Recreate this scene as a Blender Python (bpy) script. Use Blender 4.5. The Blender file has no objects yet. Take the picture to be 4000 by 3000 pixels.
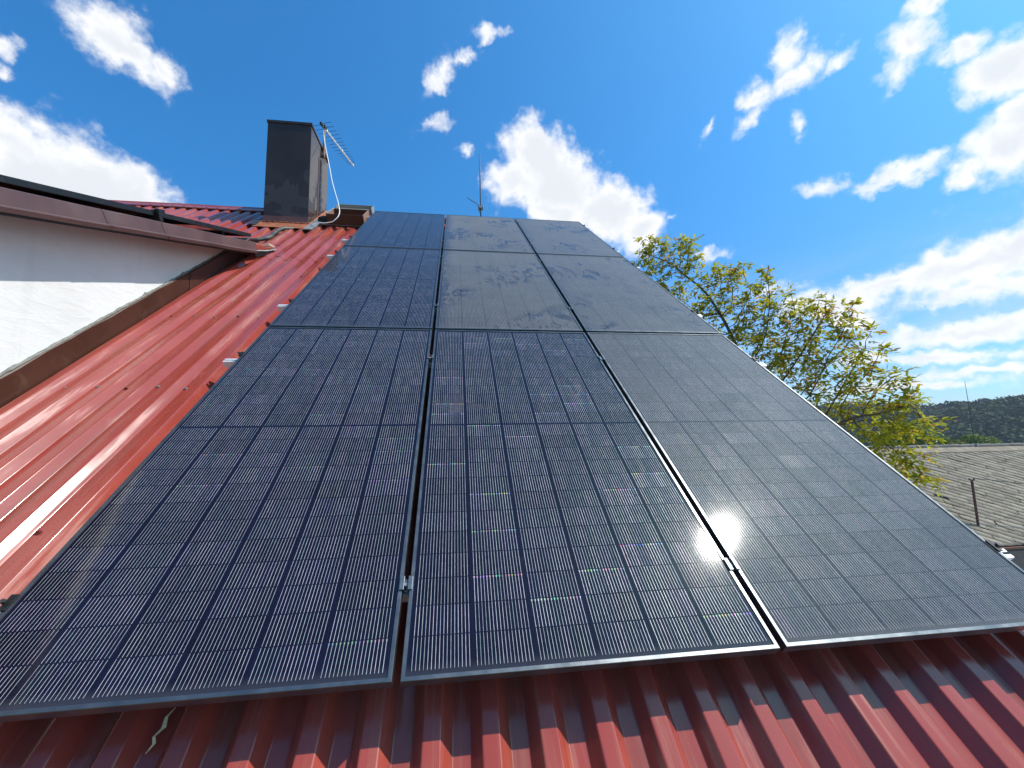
import bpy, bmesh, math, random
import numpy as np
from mathutils import Vector, Matrix, Euler
random.seed(7); RNG = np.random.default_rng(11)
S = bpy.context.scene
col = S.collection
TH = 0.7151823                     # pitch of the main roof
SUN = Vector((0.54975, -0.08302, 0.83119)).normalized()

# ------------------------------------------------------------------ camera
cam_data = bpy.data.cameras.new('camera')
cam = bpy.data.objects.new('camera', cam_data); col.objects.link(cam); S.camera = cam
cam_data.sensor_fit = 'HORIZONTAL'; cam_data.sensor_width = 36.0
cam_data.lens = 1560.306 / 4000 * 36
cam_data.shift_x = 22.0 / 4000; cam_data.shift_y = 74.04 / 4000
cam_data.clip_start = 0.05; cam_data.clip_end = 5000
_R = ((0.99237, -0.121925, -0.01833), (-0.004787, 0.110458, -0.993869), (0.123203, 0.986374, 0.109032))
cam.matrix_world = Matrix.Translation((0.15541, -1.18865, 0.62403)) @ Matrix((
    (_R[0][0], -_R[1][0], -_R[2][0]), (_R[0][1], -_R[1][1], -_R[2][1]), (_R[0][2], -_R[1][2], -_R[2][2]))).to_4x4()

# ------------------------------------------------------------------ colour management, sun
S.render.engine = 'CYCLES'
S.view_settings.view_transform = 'Standard'; S.view_settings.look = 'None'
S.view_settings.gamma = 1.0; S.view_settings.use_curve_mapping = False
S.view_settings.exposure = 0.80
S.cycles.max_bounces = 8; S.cycles.diffuse_bounces = 4; S.cycles.glossy_bounces = 4
S.cycles.transparent_max_bounces = 8; S.cycles.caustics_reflective = False; S.cycles.caustics_refractive = False
sun_data = bpy.data.lights.new('sun', 'SUN'); sun_data.energy = 2.9; sun_data.angle = math.radians(0.53)
sun_data.color = (1.0, 0.955, 0.89)
sun = bpy.data.objects.new('sun', sun_data); col.objects.link(sun)
sun.rotation_euler = SUN.to_track_quat('Z', 'Y').to_euler(); sun.location = (20, -3, 30)


# ------------------------------------------------------------------ node helper
class NT:
    def __init__(self, tree):
        self.t = tree; self.n = tree.nodes; self.l = tree.links
    def put(self, node, name, v):
        s = node.inputs[name]
        if isinstance(v, bpy.types.NodeSocket): self.l.new(v, s)
        elif v is not None:
            if hasattr(s, 'default_value') and hasattr(s.default_value, '__len__') and not hasattr(v, '__len__'):
                v = (v,) * len(s.default_value)
            if s.type == 'RGBA' and len(v) == 3: v = (*v, 1)
            s.default_value = v
    def new(self, typ, _attrs=None, **ins):
        nd = self.n.new(typ)
        for k, v in (_attrs or {}).items(): setattr(nd, k, v)
        for k, v in ins.items(): self.put(nd, k.replace('_', ' '), v)
        return nd
    def m(self, op, a, b=None, c=None, clamp=False):
        nd = self.n.new('ShaderNodeMath'); nd.operation = op; nd.use_clamp = clamp
        for i, v in enumerate((a, b, c)):
            if v is not None: self.put(nd, i, v)
        return nd.outputs[0]
    def vm(self, op, a, b=None, out=0):
        nd = self.n.new('ShaderNodeVectorMath'); nd.operation = op
        self.put(nd, 0, a)
        if b is not None: self.put(nd, 1 if op != 'SCALE' else 3, b)
        return nd.outputs[out]
    def step(self, v, lo, hi, smooth=True):
        nd = self.n.new('ShaderNodeMapRange'); nd.interpolation_type = 'SMOOTHSTEP' if smooth else 'LINEAR'
        self.put(nd, 'Value', v); self.put(nd, 'From Min', lo); self.put(nd, 'From Max', hi)
        return nd.outputs[0]
    def rng(self, v, a, b, c, d):
        nd = self.n.new('ShaderNodeMapRange')
        for k, x in zip(('Value', 'From Min', 'From Max', 'To Min', 'To Max'), (v, a, b, c, d)): self.put(nd, k, x)
        return nd.outputs[0]
    def mix(self, f, a, b):
        nd = self.n.new('ShaderNodeMix'); nd.data_type = 'RGBA'
        self.put(nd, 0, f)
        for i, v in ((6, a), (7, b)):
            if isinstance(v, bpy.types.NodeSocket): self.l.new(v, nd.inputs[i])
            else: nd.inputs[i].default_value = (*v, 1) if len(v) == 3 else v
        return nd.outputs[2]
    def noise(self, vec, scale, detail=4, rough=.55, dist=0, fac=True):
        nd = self.new('ShaderNodeTexNoise', None, Vector=vec, Scale=scale, Detail=detail, Roughness=rough, Distortion=dist)
        return nd.outputs[0 if fac else 1]
    def scale(self, vec, s):
        return self.vm('MULTIPLY', vec, s)
    def obj(self):
        return self.n.new('ShaderNodeTexCoord').outputs['Object']
    def xyz(self, v):
        nd = self.n.new('ShaderNodeSeparateXYZ'); self.l.new(v, nd.inputs[0]); return nd.outputs
    def comb(self, x, y, z=0.0):
        nd = self.n.new('ShaderNodeCombineXYZ')
        for i, v in enumerate((x, y, z)): self.put(nd, i, v)
        return nd.outputs[0]
    def bump(self, h, strength, dist):
        return self.new('ShaderNodeBump', None, Height=h, Strength=strength, Distance=dist).outputs[0]


# ------------------------------------------------------------------ sky and clouds, plus added fill clouds out of view (world)
CLOUDS_AND_FILL=[(-0.5027,0.6031,0.6194,0.4302,0.796,-0.4259,0.0634,0.043,1),
(-0.5129,0.5833,0.6298,0.856,0.4031,0.3238,0.0346,0.0241,0.8),
(-0.477,0.6362,0.6064,0.6115,0.7358,-0.291,0.0258,0.022,0.8),
(-0.6118,0.5637,0.5549,0.7871,0.3639,0.498,0.0173,0.0219,0.8),
(-0.6206,0.5827,0.5247,0.7806,0.3957,0.4838,0.0139,0.0115,0.6),
(-0.6431,0.6486,0.407,0.6368,0.7482,-0.186,0.1075,0.1046,1.2),
(-0.5949,0.6785,0.431,0.6506,0.7213,-0.2375,0.082,0.0669,1.2),
(-0.5476,0.7153,0.4342,0.6686,0.686,-0.287,0.071,0.0555,1.1),
(-0.6416,0.6164,0.4565,0.6999,0.714,0.0196,0.0436,0.0466,1.1),
(-0.699,0.6026,0.3851,0.7029,0.6781,0.2146,0.1124,0.1247,1.2),
(0.0606,0.6479,0.7593,0.9765,-0.1959,0.0893,0.0404,0.0124,0.62),
(-0.0184,0.6886,0.7249,0.5885,-0.5787,0.5646,0.0531,0.0175,0.62),
(0.0232,0.675,0.7374,0.9422,-0.2614,0.2097,0.0343,0.0133,0.6),
(-0.043,0.7114,0.7015,0.9964,-0.0209,0.0823,0.0248,0.0197,0.65),
(-0.0438,0.7589,0.6497,0.9108,-0.2368,0.3381,0.0422,0.0155,0.6),
(0.0154,0.7811,0.6242,0.8745,-0.3132,0.3703,0.0172,0.0084,0.35),
(0.1719,0.7728,0.6109,0.9833,-0.1727,-0.0583,0.093,0.0588,1.2),
(0.1268,0.811,0.5711,0.9904,-0.1353,-0.0277,0.0761,0.0625,1.15),
(0.2262,0.7932,0.5654,0.9595,-0.0815,-0.2695,0.1204,0.0748,1.25),
(0.3281,0.7911,0.5163,0.8649,-0.0319,-0.5009,0.1161,0.0713,1.25),
(0.3986,0.7877,0.4697,0.8342,-0.0987,-0.5425,0.0759,0.0581,1.1),
(0.2112,0.822,0.5289,0.972,-0.1194,-0.2026,0.1335,0.0371,1),
(0.4552,0.7532,0.4748,0.8891,-0.4127,-0.1977,0.0166,0.0091,0.5),
(0.5416,0.536,0.6476,0.6747,-0.7367,0.0456,0.0234,0.0408,0.75),
(0.5734,0.542,0.6144,0.6975,-0.7163,-0.0192,0.0458,0.0268,0.75),
(0.5345,0.5833,0.6116,0.8421,-0.4288,-0.327,0.0308,0.022,0.7),
(0.6106,0.5163,0.6005,0.5408,-0.8258,0.1601,0.0301,0.0134,0.62),
(0.5406,0.6054,0.5842,0.372,-0.7949,0.4794,0.0319,0.0185,0.7),
(0.4773,0.6448,0.597,0.8585,-0.1972,-0.4734,0.0104,0.022,0.5),
(0.5934,0.5817,0.5564,0.8022,-0.4843,-0.3492,0.0099,0.0129,0.45),
(0.6734,0.4594,0.5792,-0.0157,-0.7744,0.6325,0.034,0.0402,0.95),
(0.6639,0.4335,0.6094,-0.0315,-0.7979,0.602,0.0291,0.0208,0.8),
(0.7184,0.4211,0.5536,0.4766,-0.8778,0.0493,0.0302,0.0169,0.8),
(0.6758,0.4871,0.5533,0.7335,-0.5189,-0.4391,0.0231,0.0251,0.6),
(0.7546,0.4095,0.5128,0.5932,-0.7599,-0.266,0.0475,0.0462,1.2),
(0.791,0.4181,0.4468,0.6081,-0.6183,-0.498,0.0401,0.0356,1.1),
(0.7924,0.4438,0.4184,0.5756,-0.7711,-0.2722,0.0552,0.049,1.2),
(0.7774,0.4774,0.4096,0.6263,-0.6476,-0.4339,0.0301,0.0265,0.9),
(0.6518,0.5985,0.4658,0.722,-0.6777,-0.1395,0.0419,0.0177,0.75),
(0.7236,0.5279,0.4447,0.625,-0.7745,-0.0978,0.0551,0.0195,0.85),
(0.8111,0.5152,0.277,0.5185,-0.8524,0.0676,0.1245,0.0458,1.15),
(0.8327,0.4734,0.2872,0.5216,-0.8447,-0.1201,0.0554,0.0346,1.1),
(0.7512,0.5997,0.2758,0.6139,-0.7882,0.0419,0.0951,0.0314,0.95),
(0.7116,0.6527,0.26,0.6867,-0.7244,-0.0611,0.1015,0.0298,0.9),
(0.7317,0.6432,0.2256,0.67,-0.6176,-0.4119,0.0691,0.0284,0.8),
(0.8255,0.512,0.2377,0.5449,-0.8326,-0.0988,0.0752,0.0292,0.9),
(0.8284,0.5329,0.1724,0.5501,-0.8321,-0.0706,0.1482,0.0225,0.9),
(0.8079,0.5726,0.1393,0.5852,-0.8074,-0.0751,0.141,0.0142,0.75),
(0.8379,0.5349,0.1082,0.542,-0.8389,-0.0496,0.1262,0.0127,0.75),
(0.7967,0.5968,0.0954,0.6036,-0.7938,-0.0746,0.1482,0.0113,0.7),
(0.839,0.5267,0.1366,0.5396,-0.8376,-0.0848,0.0663,0.0103,0.6),
(0.5347,0.7468,0.3954,0.8292,-0.5539,-0.0753,0.0363,0.0095,0.5),
(0.631,0.7117,0.3089,0.7684,-0.6281,-0.1224,0.0629,0.0167,0.45),
(0.8864,0.2210,0.4067,0.2419,-0.9703,0,0.24,0.13,1.2),  # rows from here on: unseen clouds outside the view, added to brighten the shade
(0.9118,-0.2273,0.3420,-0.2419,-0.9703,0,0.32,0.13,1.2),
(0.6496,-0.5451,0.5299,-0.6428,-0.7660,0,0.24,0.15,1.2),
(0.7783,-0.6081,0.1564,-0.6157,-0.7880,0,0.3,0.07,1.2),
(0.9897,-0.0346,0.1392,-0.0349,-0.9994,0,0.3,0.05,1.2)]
def build_world():
    w = bpy.data.worlds.new('World'); S.world = w; w.use_nodes = True
    N = NT(w.node_tree); N.n.clear()
    sky = N.new('ShaderNodeTexSky'); sky.sky_type = 'NISHITA'; sky.sun_disc = False
    sky.sun_elevation = math.asin(SUN.z); sky.sun_rotation = math.atan2(SUN.x, SUN.y)
    sky.air_density = 1.0; sky.dust_density = 1.6; sky.ozone_density = 3.0; sky.altitude = 300
    hs = N.new('ShaderNodeHueSaturation', None, Saturation=SKY_SAT, Value=SKY_VAL, Hue=SKY_HUE); N.l.new(sky.outputs[0], hs.inputs['Color']); zz = N.xyz(N.n.new('ShaderNodeTexCoord').outputs['Generated'])[2]
    blue = N.vm('MULTIPLY', hs.outputs[0], N.mix(N.step(zz, .08, .62), SKY_LOW, SKY_TINT))
    d = N.n.new('ShaderNodeTexCoord').outputs['Generated']
    d = N.vm('NORMALIZE', d)
    # domain warp so that no cloud keeps an elliptic rim
    w1 = N.vm('SUBTRACT', N.noise(d, 7.0, 3, .55, 0, False), (.5, .5, .5))
    w2 = N.vm('SUBTRACT', N.noise(d, 26.0, 5, .62, 0, False), (.5, .5, .5))
    dw = N.vm('ADD', d, N.vm('SCALE', w1, .085))
    dw = N.vm('ADD', dw, N.vm('SCALE', w2, .045))
    field = None
    for (cx, cy, cz, ax, ay, az, rx, ry, wt) in CLOUDS_AND_FILL:
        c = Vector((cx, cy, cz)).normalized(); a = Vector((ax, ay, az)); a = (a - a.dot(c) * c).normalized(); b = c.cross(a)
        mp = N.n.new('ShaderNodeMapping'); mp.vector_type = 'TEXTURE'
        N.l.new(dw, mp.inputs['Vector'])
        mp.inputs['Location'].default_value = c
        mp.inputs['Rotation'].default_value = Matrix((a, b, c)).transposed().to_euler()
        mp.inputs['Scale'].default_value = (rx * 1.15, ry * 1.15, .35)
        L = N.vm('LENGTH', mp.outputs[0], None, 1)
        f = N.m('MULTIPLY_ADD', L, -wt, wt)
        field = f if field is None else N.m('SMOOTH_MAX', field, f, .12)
    n1 = N.noise(d, 30.0, 7, .62)
    n2 = N.noise(dw, 11.0, 4, .55)
    f = N.m('ADD', field, N.m('MULTIPLY', N.m('SUBTRACT', n1, .5), 1.05))
    f = N.m('ADD', f, N.m('MULTIPLY', N.m('SUBTRACT', n2, .5), .7))
    dens = N.step(f, -.02, .66)
    # inner tone: bright rims and billows, greyer bellies
    belly = N.step(N.m('ADD', field, N.m('MULTIPLY', N.m('SUBTRACT', n2, .5), 1.6)), .35, 1.0)
    tone = N.mix(N.m('MULTIPLY', belly, .9), (CW, CW * 1.0, CW * 1.0), (CG * .95, CG * .99, CG * 1.05))
    # thin haze veil near the horizon
    z = N.xyz(d)[2]
    veil = N.m('MULTIPLY', N.rng(z, .0, .38, 1, 0), .80)
    veil = N.m('MULTIPLY', N.m('MAXIMUM', veil, 0), N.step(N.noise(N.scale(d, (1, 1, 5)), 5, 3), .3, .7))
    skyc = N.mix(N.m('MINIMUM', veil, 1), blue, (CG * .72, CG * .90, CG * 1.05))
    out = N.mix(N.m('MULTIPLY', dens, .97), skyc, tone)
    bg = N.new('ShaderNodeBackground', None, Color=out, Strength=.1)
    o = N.n.new('ShaderNodeOutputWorld'); N.l.new(bg.outputs[0], o.inputs[0])
    w.cycles.sampling_method = 'MANUAL'; w.cycles.sample_map_resolution = 512


SKY_SAT, SKY_VAL, SKY_HUE = 1.25, 1.0, .5
SKY_TINT = (.52, 1.16, 1.30)
SKY_LOW = (.60, .90, 1.10)
CW, CG = 6.4, 5.1
build_world()


# ------------------------------------------------------------------ mesh helpers
def uvn(u, v, n=0.0):               # roof frame (along the eave, up the slope, off the roof) -> world
    return Vector((u, v * math.cos(TH) - n * math.sin(TH), v * math.sin(TH) + n * math.cos(TH)))


class MB:
    def __init__(self): self.v = []; self.f = []
    def add(self, vs, fs):
        o = len(self.v); self.v += [tuple(p) for p in vs]; self.f += [tuple(i + o for i in q) for q in fs]; return self
    def box(self, c, s, R=None):
        P = [Vector((x * s[0] / 2, y * s[1] / 2, z * s[2] / 2)) for x in (-1, 1) for y in (-1, 1) for z in (-1, 1)]
        P = [Vector(c) + (R @ p if R else p) for p in P]
        return self.add(P, [(0, 1, 3, 2), (4, 6, 7, 5), (0, 4, 5, 1), (2, 3, 7, 6), (0, 2, 6, 4), (1, 5, 7, 3)])
    def box2(self, a, b):
        return self.box([(p + q) / 2 for p, q in zip(a, b)], [abs(q - p) for p, q in zip(a, b)])
    def hexa(self, P):              # 8 corners: bottom loop 0-3, top loop 4-7
        return self.add(P, [(3, 2, 1, 0), (4, 5, 6, 7), (0, 1, 5, 4), (1, 2, 6, 5), (2, 3, 7, 6), (3, 0, 4, 7)])
    def slab(self, P, t):           # polygon P extruded by the vector t
        n = len(P); P = [Vector(p) for p in P]; t = Vector(t)
        return self.add(P + [p + t for p in P], [tuple(range(n))[::-1], tuple(range(n, 2 * n))] + [(i, (i + 1) % n, n + (i + 1) % n, n + i) for i in range(n)])
    def tube(self, pts, r, n=8, cap=True):
        pts = [Vector(p) for p in pts]; R = r if hasattr(r, '__len__') else [r] * len(pts)
        o = len(self.v); up = None
        for i, p in enumerate(pts):
            t = (pts[min(i + 1, len(pts) - 1)] - pts[max(i - 1, 0)]).normalized()
            if up is None: up = t.orthogonal().normalized()
            up = (up - t * up.dot(t)); up = up.normalized() if up.length > 1e-6 else t.orthogonal().normalized()
            w = t.cross(up)
            for k in range(n):
                a = 2 * math.pi * k / n
                self.v.append(tuple(p + (up * math.cos(a) + w * math.sin(a)) * R[i]))
        for i in range(len(pts) - 1):
            for k in range(n):
                a, b = o + i * n + k, o + i * n + (k + 1) % n
                self.f.append((a, b, b + n, a + n))
        if cap:
            self.f.append(tuple(o + k for k in range(n))[::-1]); e = o + (len(pts) - 1) * n
            self.f.append(tuple(e + k for k in range(n)))
        return self
    def ball(self, c, r, seg=10, rings=6, R=None):
        r = r if hasattr(r, '__len__') else (r, r, r); o = len(self.v)
        vs = [(0, 0, -1)] + [(math.cos(2 * math.pi * k / seg) * math.sin(math.pi * j / rings), math.sin(2 * math.pi * k / seg) * math.sin(math.pi * j / rings), -math.cos(math.pi * j / rings)) for j in range(1, rings) for k in range(seg)] + [(0, 0, 1)]
        for p in vs:
            q = Vector((p[0] * r[0], p[1] * r[1], p[2] * r[2])); q = R @ q if R else q
            self.v.append(tuple(Vector(c) + q))
        for k in range(seg): self.f.append((o, o + 1 + (k + 1) % seg, o + 1 + k))
        for j in range(rings - 2):
            for k in range(seg):
                a, b = o + 1 + j * seg + k, o + 1 + j * seg + (k + 1) % seg
                self.f.append((a, b, b + seg, a + seg))
        e = o + 1 + (rings - 1) * seg; l = o + 1 + (rings - 2) * seg
        for k in range(seg): self.f.append((l + k, l + (k + 1) % seg, e))
        return self
    def build(self, name, mat, parent=None, smooth=False, bevel=0, label=None):
        me = bpy.data.meshes.new(name); me.from_pydata(self.v, [], self.f); me.update()
        if smooth: me.polygons.foreach_set('use_smooth', [True] * len(me.polygons))
        me.materials.append(mat)
        o = bpy.data.objects.new(name, me); col.objects.link(o)
        if parent: o.parent = parent
        if bevel:
            b = o.modifiers.new('bevel', 'BEVEL'); b.width = bevel; b.segments = 2; b.limit_method = 'ANGLE'; b.harden_normals = False
        if label: o['label'] = label
        return o


def tag(o, label=None, cat=None, group=None, kind=None):
    for k, v in (('label', label), ('category', cat), ('group', group), ('kind', kind)):
        if v: o[k] = v
    return o


def empty(name, loc=(0, 0, 0), label=None, cat=None, group=None):
    o = bpy.data.objects.new(name, None); col.objects.link(o); o.location = loc; o.empty_display_size = .2
    return tag(o, label, cat, group)


def tilt(o):                        # lay an object modelled in roof coordinates on the roof pitch
    o.rotation_euler = (TH, 0, 0); return o


# ------------------------------------------------------------------ materials
MATS = {}
def mat(name, fn):
    m = bpy.data.materials.new(name); m.use_nodes = True
    N = NT(m.node_tree); N.n.clear()
    sh = fn(N)
    o = N.n.new('ShaderNodeOutputMaterial'); N.l.new(sh, o.inputs[0]); MATS[name] = m
    return m


def pbsdf(N, **k):
    b = N.n.new('ShaderNodeBsdfPrincipled')
    for a, v in k.items(): N.put(b, a.replace('_', ' '), v)
    return b.outputs[0]


def simple(name, c, rough=.5, metal=0.0, var=.12, scale=6.0, bump=0.0, bscale=60.0, spec=.5, grime=None):
    def fn(N):
        o = N.obj(); n = N.noise(o, scale, 6, .6)
        hi = tuple(min(1, x * (1 + var)) for x in c); lo = tuple(x * (1 - var) for x in c)
        cc = N.mix(N.step(n, .3, .7), lo, hi)
        if grime:
            g = N.step(N.noise(o, grime[0], 7, .7, .6), .52, .70)
            cc = N.mix(N.m('MULTIPLY', g, grime[2]), cc, grime[1])
        r = N.rng(n, .3, .7, rough - .06, rough + .08)
        nm = N.bump(N.noise(o, bscale, 4, .6), bump, .002) if bump else None
        return pbsdf(N, Base_Color=cc, Roughness=r, Metallic=metal, Normal=nm, Specular_IOR_Level=spec)
    return mat(name, fn)


def red_paint(N):
    o = N.obj(); x, y, z = N.xyz(o)
    n1 = N.noise(o, 2.2, 5, .6)
    st = N.noise(N.scale(o, (26, 1.3, 26)), 1.0, 5, .65)          # streaks running down the slope
    c = N.mix(N.step(n1, .3, .75), (.290, .044, .030), (.35, .060, .042))
    dirt = N.m('MULTIPLY', N.step(st, .46, .66), N.step(N.noise(o, 1.1, 4), .38, .60))
    up = N.rng(y, 1.2, 4.4, .3, 1.0); up = N.m('MINIMUM', N.m('MAXIMUM', up, .25), 1.0)
    c = N.mix(N.m('MULTIPLY', dirt, up), c, (.33, .125, .075))
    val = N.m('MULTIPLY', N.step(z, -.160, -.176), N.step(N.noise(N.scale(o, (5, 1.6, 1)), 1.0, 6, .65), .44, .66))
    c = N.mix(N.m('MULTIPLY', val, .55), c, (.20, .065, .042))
    fade = N.step(N.noise(N.scale(o, (1.2, .5, 1)), 1.3, 5, .6), .48, .70)
    c = N.mix(N.m('MULTIPLY', fade, .40), c, (.36, .085, .066))
    chalk = N.m('MULTIPLY', N.step(N.noise(N.scale(o, (14, 4, 14)), 1.0, 6, .7), .58, .75), .45)
    c = N.mix(chalk, c, (.44, .14, .115))
    speck = N.step(N.noise(o, 95, 2, .5), .70, .76)
    c = N.mix(N.m('MULTIPLY', speck, .5), c, (.10, .03, .02))
    r = N.m('ADD', .125, N.m('MULTIPLY', dirt, .25)); r = N.m('ADD', r, N.m('MULTIPLY', N.noise(o, 9, 5, .6), .05))
    nm = N.bump(N.noise(N.scale(o, (9, 3, 9)), 1.0, 3, .5), .03, .004)
    return pbsdf(N, Base_Color=c, Roughness=r, Specular_IOR_Level=.45, Normal=nm, Coat_Weight=.14, Coat_Roughness=.09)
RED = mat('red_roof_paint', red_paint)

def brown_paint(N):
    o = N.obj(); n = N.noise(o, 3.5, 6, .65); s = N.noise(N.scale(o, (30, 3, 3)), 1, 5, .6)
    c = N.mix(N.step(n, .32, .7), (.095, .048, .045), (.125, .066, .061))
    c = N.mix(N.m('MULTIPLY', N.step(s, .5, .72), .5), c, (.15, .10, .09))
    return pbsdf(N, Base_Color=c, Roughness=N.rng(n, .3, .7, .33, .5), Specular_IOR_Level=.5)
VERGE = mat('brown_verge_paint', brown_paint)
BROWN = simple('brown_flashing_paint', (.060, .021, .011), .38, var=.2, scale=4, grime=(9, (.12, .07, .045), .45))
RUST = simple('rusty_primer', (.32, .095, .035), .65, var=.25, scale=9, grime=(22, (.14, .05, .03), .7), bump=.15)
SEAL = simple('pale_sealant', (.55, .33, .25), .6, var=.15, scale=30)
ALU = simple('raw_aluminium', (.80, .81, .82), .45, .35, var=.08, scale=20)
STEEL = simple('galvanised_steel', (.42, .41, .39), .45, .7, var=.2, scale=40)
DARKSTEEL = simple('dark_weathered_steel', (.06, .05, .045), .5, .4, var=.25, scale=30)
BLACKALU = simple('black_anodised_aluminium', (.17, .175, .18), .34, .85, var=.12, scale=14, grime=(50, (.16, .16, .15), .35))
BLACKMAT = simple('black_frame_side', (.012, .012, .013), .45, .2, var=.15, scale=10)
CLAMP = simple('grey_clamp_aluminium', (.13, .15, .17), .38, .6, var=.1, scale=40)
WHITEPVC = simple('white_cable', (.82, .82, .80), .45, var=.04)
CONDUIT = simple('black_corrugated_pipe', (.045, .05, .045), .5, var=.3, scale=25, grime=(14, (.16, .16, .14), .7))
SOFFIT = simple('dark_soffit', (.035, .028, .026), .6, var=.2, scale=5)

def plaster(N):
    o = N.obj(); n = N.noise(o, 1.6, 6, .65); f = N.noise(o, 70, 5, .7); b = N.noise(o, 6, 4, .6)
    c = N.mix(N.step(n, .35, .7), (.74, .74, .71), (.81, .81, .79))
    tr = N.noise(N.scale(o, (1, 2.2, 7)), 2.2, 5, .6, .8); dr = N.noise(N.scale(o, (1, 11, .7)), 1.0, 5, .6)
    c = N.mix(N.m('MULTIPLY', N.step(tr, .50, .72), .22), c, (.68, .67, .63))
    c = N.mix(N.m('MULTIPLY', N.step(dr, .56, .76), .18), c, (.55, .54, .50))
    h = N.m('ADD', N.m('ADD', f, N.m('MULTIPLY', b, 2.0)), N.m('MULTIPLY', tr, 3.0))
    return pbsdf(N, Base_Color=c, Roughness=.9, Normal=N.bump(h, .20, .006), Specular_IOR_Level=.2)
PLASTER = mat('white_plaster', plaster)
MORTAR = simple('grey_mortar', (.20, .19, .17), .95, var=.3, scale=30, bump=.5, bscale=90)

def chimney_paint(N):
    o = N.obj(); x, y, z = N.xyz(o)
    n = N.noise(o, 2.6, 5, .6)
    c = N.mix(N.step(n, .3, .7), (.040, .030, .026), (.055, .042, .036))
    # brushed-over touch-up strokes: blocky dull patches on the lower half
    st = N.noise(N.scale(o, (5.2, 5.2, 1.7)), 1.0, 1.2, .35, .9)
    st2 = N.noise(N.scale(o, (1.8, 1.8, 6.0)), 1.0, 1.2, .35, .8)
    k = N.m('MAXIMUM', N.step(st, .53, .555), N.step(st2, .575, .60))
    low = N.m('MULTIPLY', N.step(z, 5.0, 4.75), N.step(z, 3.98, 4.03)); k = N.m('MULTIPLY', k, low)
    k = N.m('MAXIMUM', N.m('MULTIPLY', k, .8), 0)
    c = N.mix(N.m('MULTIPLY', k, .9), c, (.068, .058, .053))
    dr = N.m('MULTIPLY', N.step(N.noise(N.scale(o, (22, 22, 1.2)), 1, 4, .6), .55, .75), .5)
    c = N.mix(dr, c, (.055, .05, .05))
    r = N.m('ADD', .08, N.m('MULTIPLY', k, .35)); r = N.m('ADD', r, N.m('MULTIPLY', n, .10))
    return pbsdf(N, Base_Color=c, Roughness=r, Specular_IOR_Level=.28)
CHIM = mat('dark_chimney_cladding', chimney_paint)


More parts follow.
